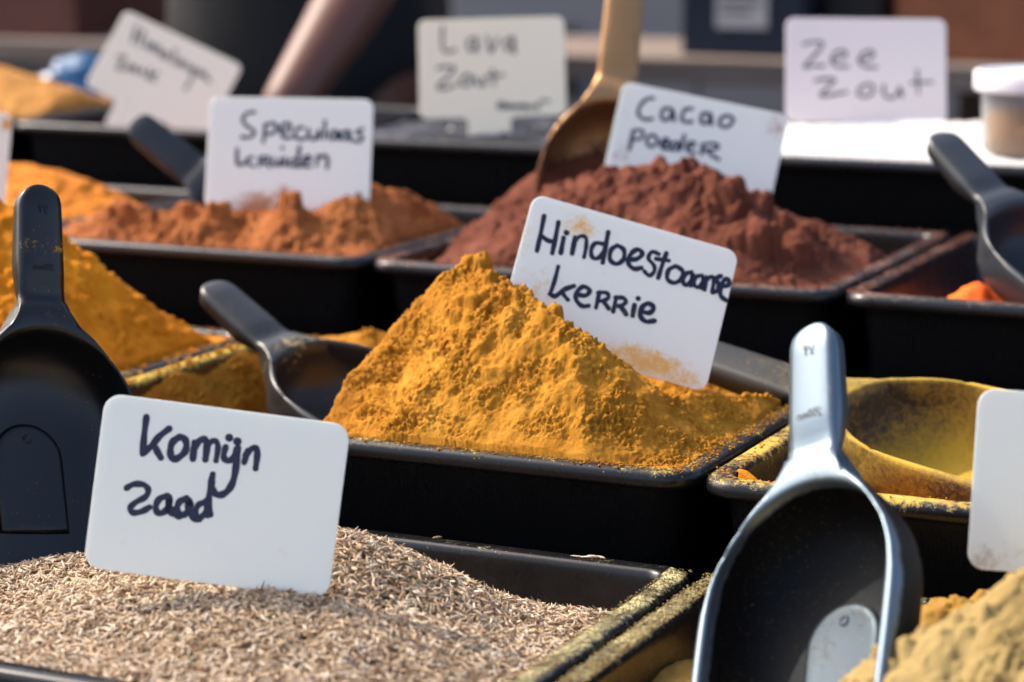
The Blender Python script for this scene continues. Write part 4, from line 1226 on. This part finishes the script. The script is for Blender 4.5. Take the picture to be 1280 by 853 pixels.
for x in (-.66, .86):
    for y in (-.14, .08):
        box('leg', x - .02, y - .02, 0, x + .02, y + .02, .961, CLOTH, bl_st)

# ------------------------------------------------------------------ the seller: black clothes, one forearm reaching down to a tray
def skin_body(name, verts, edges, radii, mat, parent=None, sub=2):
    me = bpy.data.meshes.new(name)
    me.from_pydata(verts, edges, [])
    o = link(name, me, parent, mat)
    o.modifiers.new('skin', 'SKIN')
    sv = me.skin_vertices[0].data
    for i, r in enumerate(radii):
        sv[i].radius = r if isinstance(r, tuple) else (r, r)
    sv[0].use_root = True
    o.modifiers['skin'].use_smooth_shade = True
    m = o.modifiers.new('sub', 'SUBSURF'); m.levels = m.render_levels = sub
    return o
SKIN = flat('skin', (.12, .042, .026), rough=.5, var=.12)
SHIRT = flat('black_shirt', (.003, .0033, .005), rough=.85, bump=.3, bscale=500)
px, py = -1.52, 2.66
V = [(px, py, .06), (px, py, .20), (px, py - .01, .36), (px, py - .03, .50), (px, py - .05, .585), (px, py - .075, .65), (px, py - .09, .74), (px, py - .085, .80),   # trunk, neck, head
     (px + .17, py - .03, .49), (-1.225, 2.46, .385), (-1.185, 2.33, .340), (-1.160, 2.14, .205), (-1.168, 2.035, .122), (-1.172, 2.000, .092),  # reaching arm
     (px - .17, py - .03, .49), (px - .235, py + .09, .24), (px - .22, py + .14, .21), (px - .12, py + .19, .19), (px - .06, py + .185, .20),
     (px + .095, py, -.02), (px + .10, py - .01, -.42), (px + .10, py + .01, -.84), (px + .11, py - .12, -.885),
     (px - .095, py, -.02), (px - .10, py - .01, -.42), (px - .10, py + .01, -.84), (px - .11, py - .12, -.885)]
E_ = [(0, 1), (1, 2), (2, 3), (3, 4), (4, 5), (5, 6), (6, 7), (3, 8), (8, 9), (9, 10), (10, 11), (11, 12), (12, 13), (3, 14), (14, 15), (15, 16), (16, 17), (17, 18),
      (0, 19), (19, 20), (20, 21), (21, 22), (0, 23), (23, 24), (24, 25), (25, 26)]
RR = [(.165, .105), (.155, .10), (.165, .105), (.155, .09), .055, .060, .085, .075, .07, .048, .044, .040, .028, .025, .07, .046, .042, .030, .026,
      .085, .058, .042, .035, .085, .058, .042, .035]
person = tag(empty('person', (px, py, -.92)), 'person in black clothes behind the stall reaching down with one bare forearm', 'person')
inv = lambda pts: [(p[0] - px, p[1] - py, p[2] + .92) for p in pts]
body = skin_body('body', inv(V), E_, RR, SKIN, person)
# hands: palm plus five bent fingers, curled into the tray
def hand(wrist, d, out, name):
    w = Vector(wrist); d = Vector(d).normalized(); o_ = Vector(out).normalized(); nrm = d.cross(o_).normalized()
    if nrm.z < 0: nrm = -nrm
    v = [w, w + d * .035, w + d * .065]
    e = [(0, 1), (1, 2)]; r = [(.024, .020), (.032, .016), (.034, .014)]
    for k, ln in enumerate((.030, .036, .033, .026)):
        off = (k - 1.5) * .019
        b0 = w + d * .072 + o_ * off
        b1 = b0 + (d * .85 - nrm * .4).normalized() * ln
        b2 = b1 + (d * .35 - nrm * .9).normalized() * ln * .75
        b3 = b2 + (-d * .2 - nrm).normalized() * ln * .5
        i = len(v); v += [b0, b1, b2, b3]; e += [(2, i), (i, i + 1), (i + 1, i + 2), (i + 2, i + 3)]; r += [.0088, .0085, .0078, .0068]
    t0 = w + d * .025 + o_ * -.034
    t1 = t0 + (d * .7 - o_ * .5 - nrm * .4).normalized() * .032
    t2 = t1 + (d * .9 + o_ * .2 - nrm * .5).normalized() * .026
    i = len(v); v += [t0, t1, t2]; e += [(1, i), (i, i + 1), (i + 1, i + 2)]; r += [.012, .0105, .008]
    return skin_body(name, inv([tuple(q) for q in v]), e, r, SKIN, body)
hand((-1.173, 1.998, .090), (-.1, -.5, -.6), (1, -.1, 0), 'hand')
hand((px - .058, py + .185, .20), (.9, .0, .1), (0, .1, 1), 'hand')
# clothing
def sub_body(idx, grow, name, mat, cuts=()):
    ids = list(idx)
    v = [V[i] for i in ids]; e = [(ids.index(a), ids.index(b)) for a, b in E_ if a in ids and b in ids]
    r = [tuple((q + grow) for q in (RR[i] if isinstance(RR[i], tuple) else (RR[i], RR[i]))) for i in ids]
    return skin_body(name, inv(v), e, r, mat, person)
sub_body([19, 0, 23, 1, 2, 3, 8, 9, 14, 15], .030, 'shirt', SHIRT)
sub_body([0, 19, 20, 21, 23, 24, 25], .012, 'trousers', SHIRT)
# face and hair
def blob(name, c, s, mat, parent, sub=3):
    bm = bmesh.new(); bmesh.ops.create_icosphere(bm, subdivisions=sub, radius=1)
    for v in bm.verts: v.co = Vector((v.co.x * s[0], v.co.y * s[1], v.co.z * s[2]))
    me = bpy.data.meshes.new(name); bm.to_mesh(me); bm.free()
    me.polygons.foreach_set('use_smooth', [True] * len(me.polygons))
    o = link(name, me, parent, mat); o.location = inv([c])[0]
    return o
HAIR = flat('dark_hair', (.012, .009, .008), rough=.6, bump=.8, bscale=300)
hx, hy_, hz = px, py - .09, .745
blob('hair', (hx, hy_ + .022, hz + .045), (.090, .092, .085), HAIR, person)
for sx in (-1, 1):
    blob('eye', (hx + sx * .030, hy_ - .076, hz - .002), (.013, .008, .008), flat('eye_white', (.5, .48, .46)), person, 2)
    blob('ear', (hx + sx * .086, hy_ + .005, hz - .01), (.010, .020, .030), SKIN, person, 2)
blob('nose', (hx, hy_ - .088, hz - .025), (.013, .018, .026), SKIN, person, 2)
blob('mouth', (hx, hy_ - .078, hz - .062), (.026, .008, .008), flat('lips', (.20, .06, .05), rough=.5), person, 2)

# a few stray cumin seeds on the rims
def stray(root, pts, mat):
    vv, ff = [], []
    for (x, y, z, a, L, W) in pts:
        s0 = len(vv)
        for k, (t, r) in enumerate(((-.5, .15), (-.3, .8), (0, 1), (.3, .8), (.5, .15))):
            for q in range(5):
                b = 2 * math.pi * q / 5
                bx, by = t * L * math.cos(a) + .0004 * math.sin(t * 5), t * L * math.sin(a)
                vv.append((x + bx - math.sin(a) * r * W * math.cos(b), y + by + math.cos(a) * r * W * math.cos(b), z + W + r * W * math.sin(b)))
        for k in range(4):
            for q in range(5):
                q2 = (q + 1) % 5
                ff.append((s0 + k * 5 + q, s0 + k * 5 + q2, s0 + (k + 1) * 5 + q2, s0 + (k + 1) * 5 + q))
    l = root.location
    o = link('stray_seeds', pydata('stray_seeds', [(a - l.x, b - l.y, c - l.z) for a, b, c in vv], ff), root, mat)
    tag(o, kind='stuff')
SEEDM = bpy.data.materials['cumin_seed']
stray(TRAYS['cumin'][0], [(-.4185, 1.0005, 0, .1, .006, .0008), (-.4150, 1.0012, 0, -.3, .005, .0007), (-.4205, .9995, 0, .5, .007, .0006), (-.425, .9985, .0002, .05, .008, .0004), (-.50, 1.001, 0, 1, .005, .0007), (-.60, 1.0, 0, .2, .005, .0007)], SEEDM)
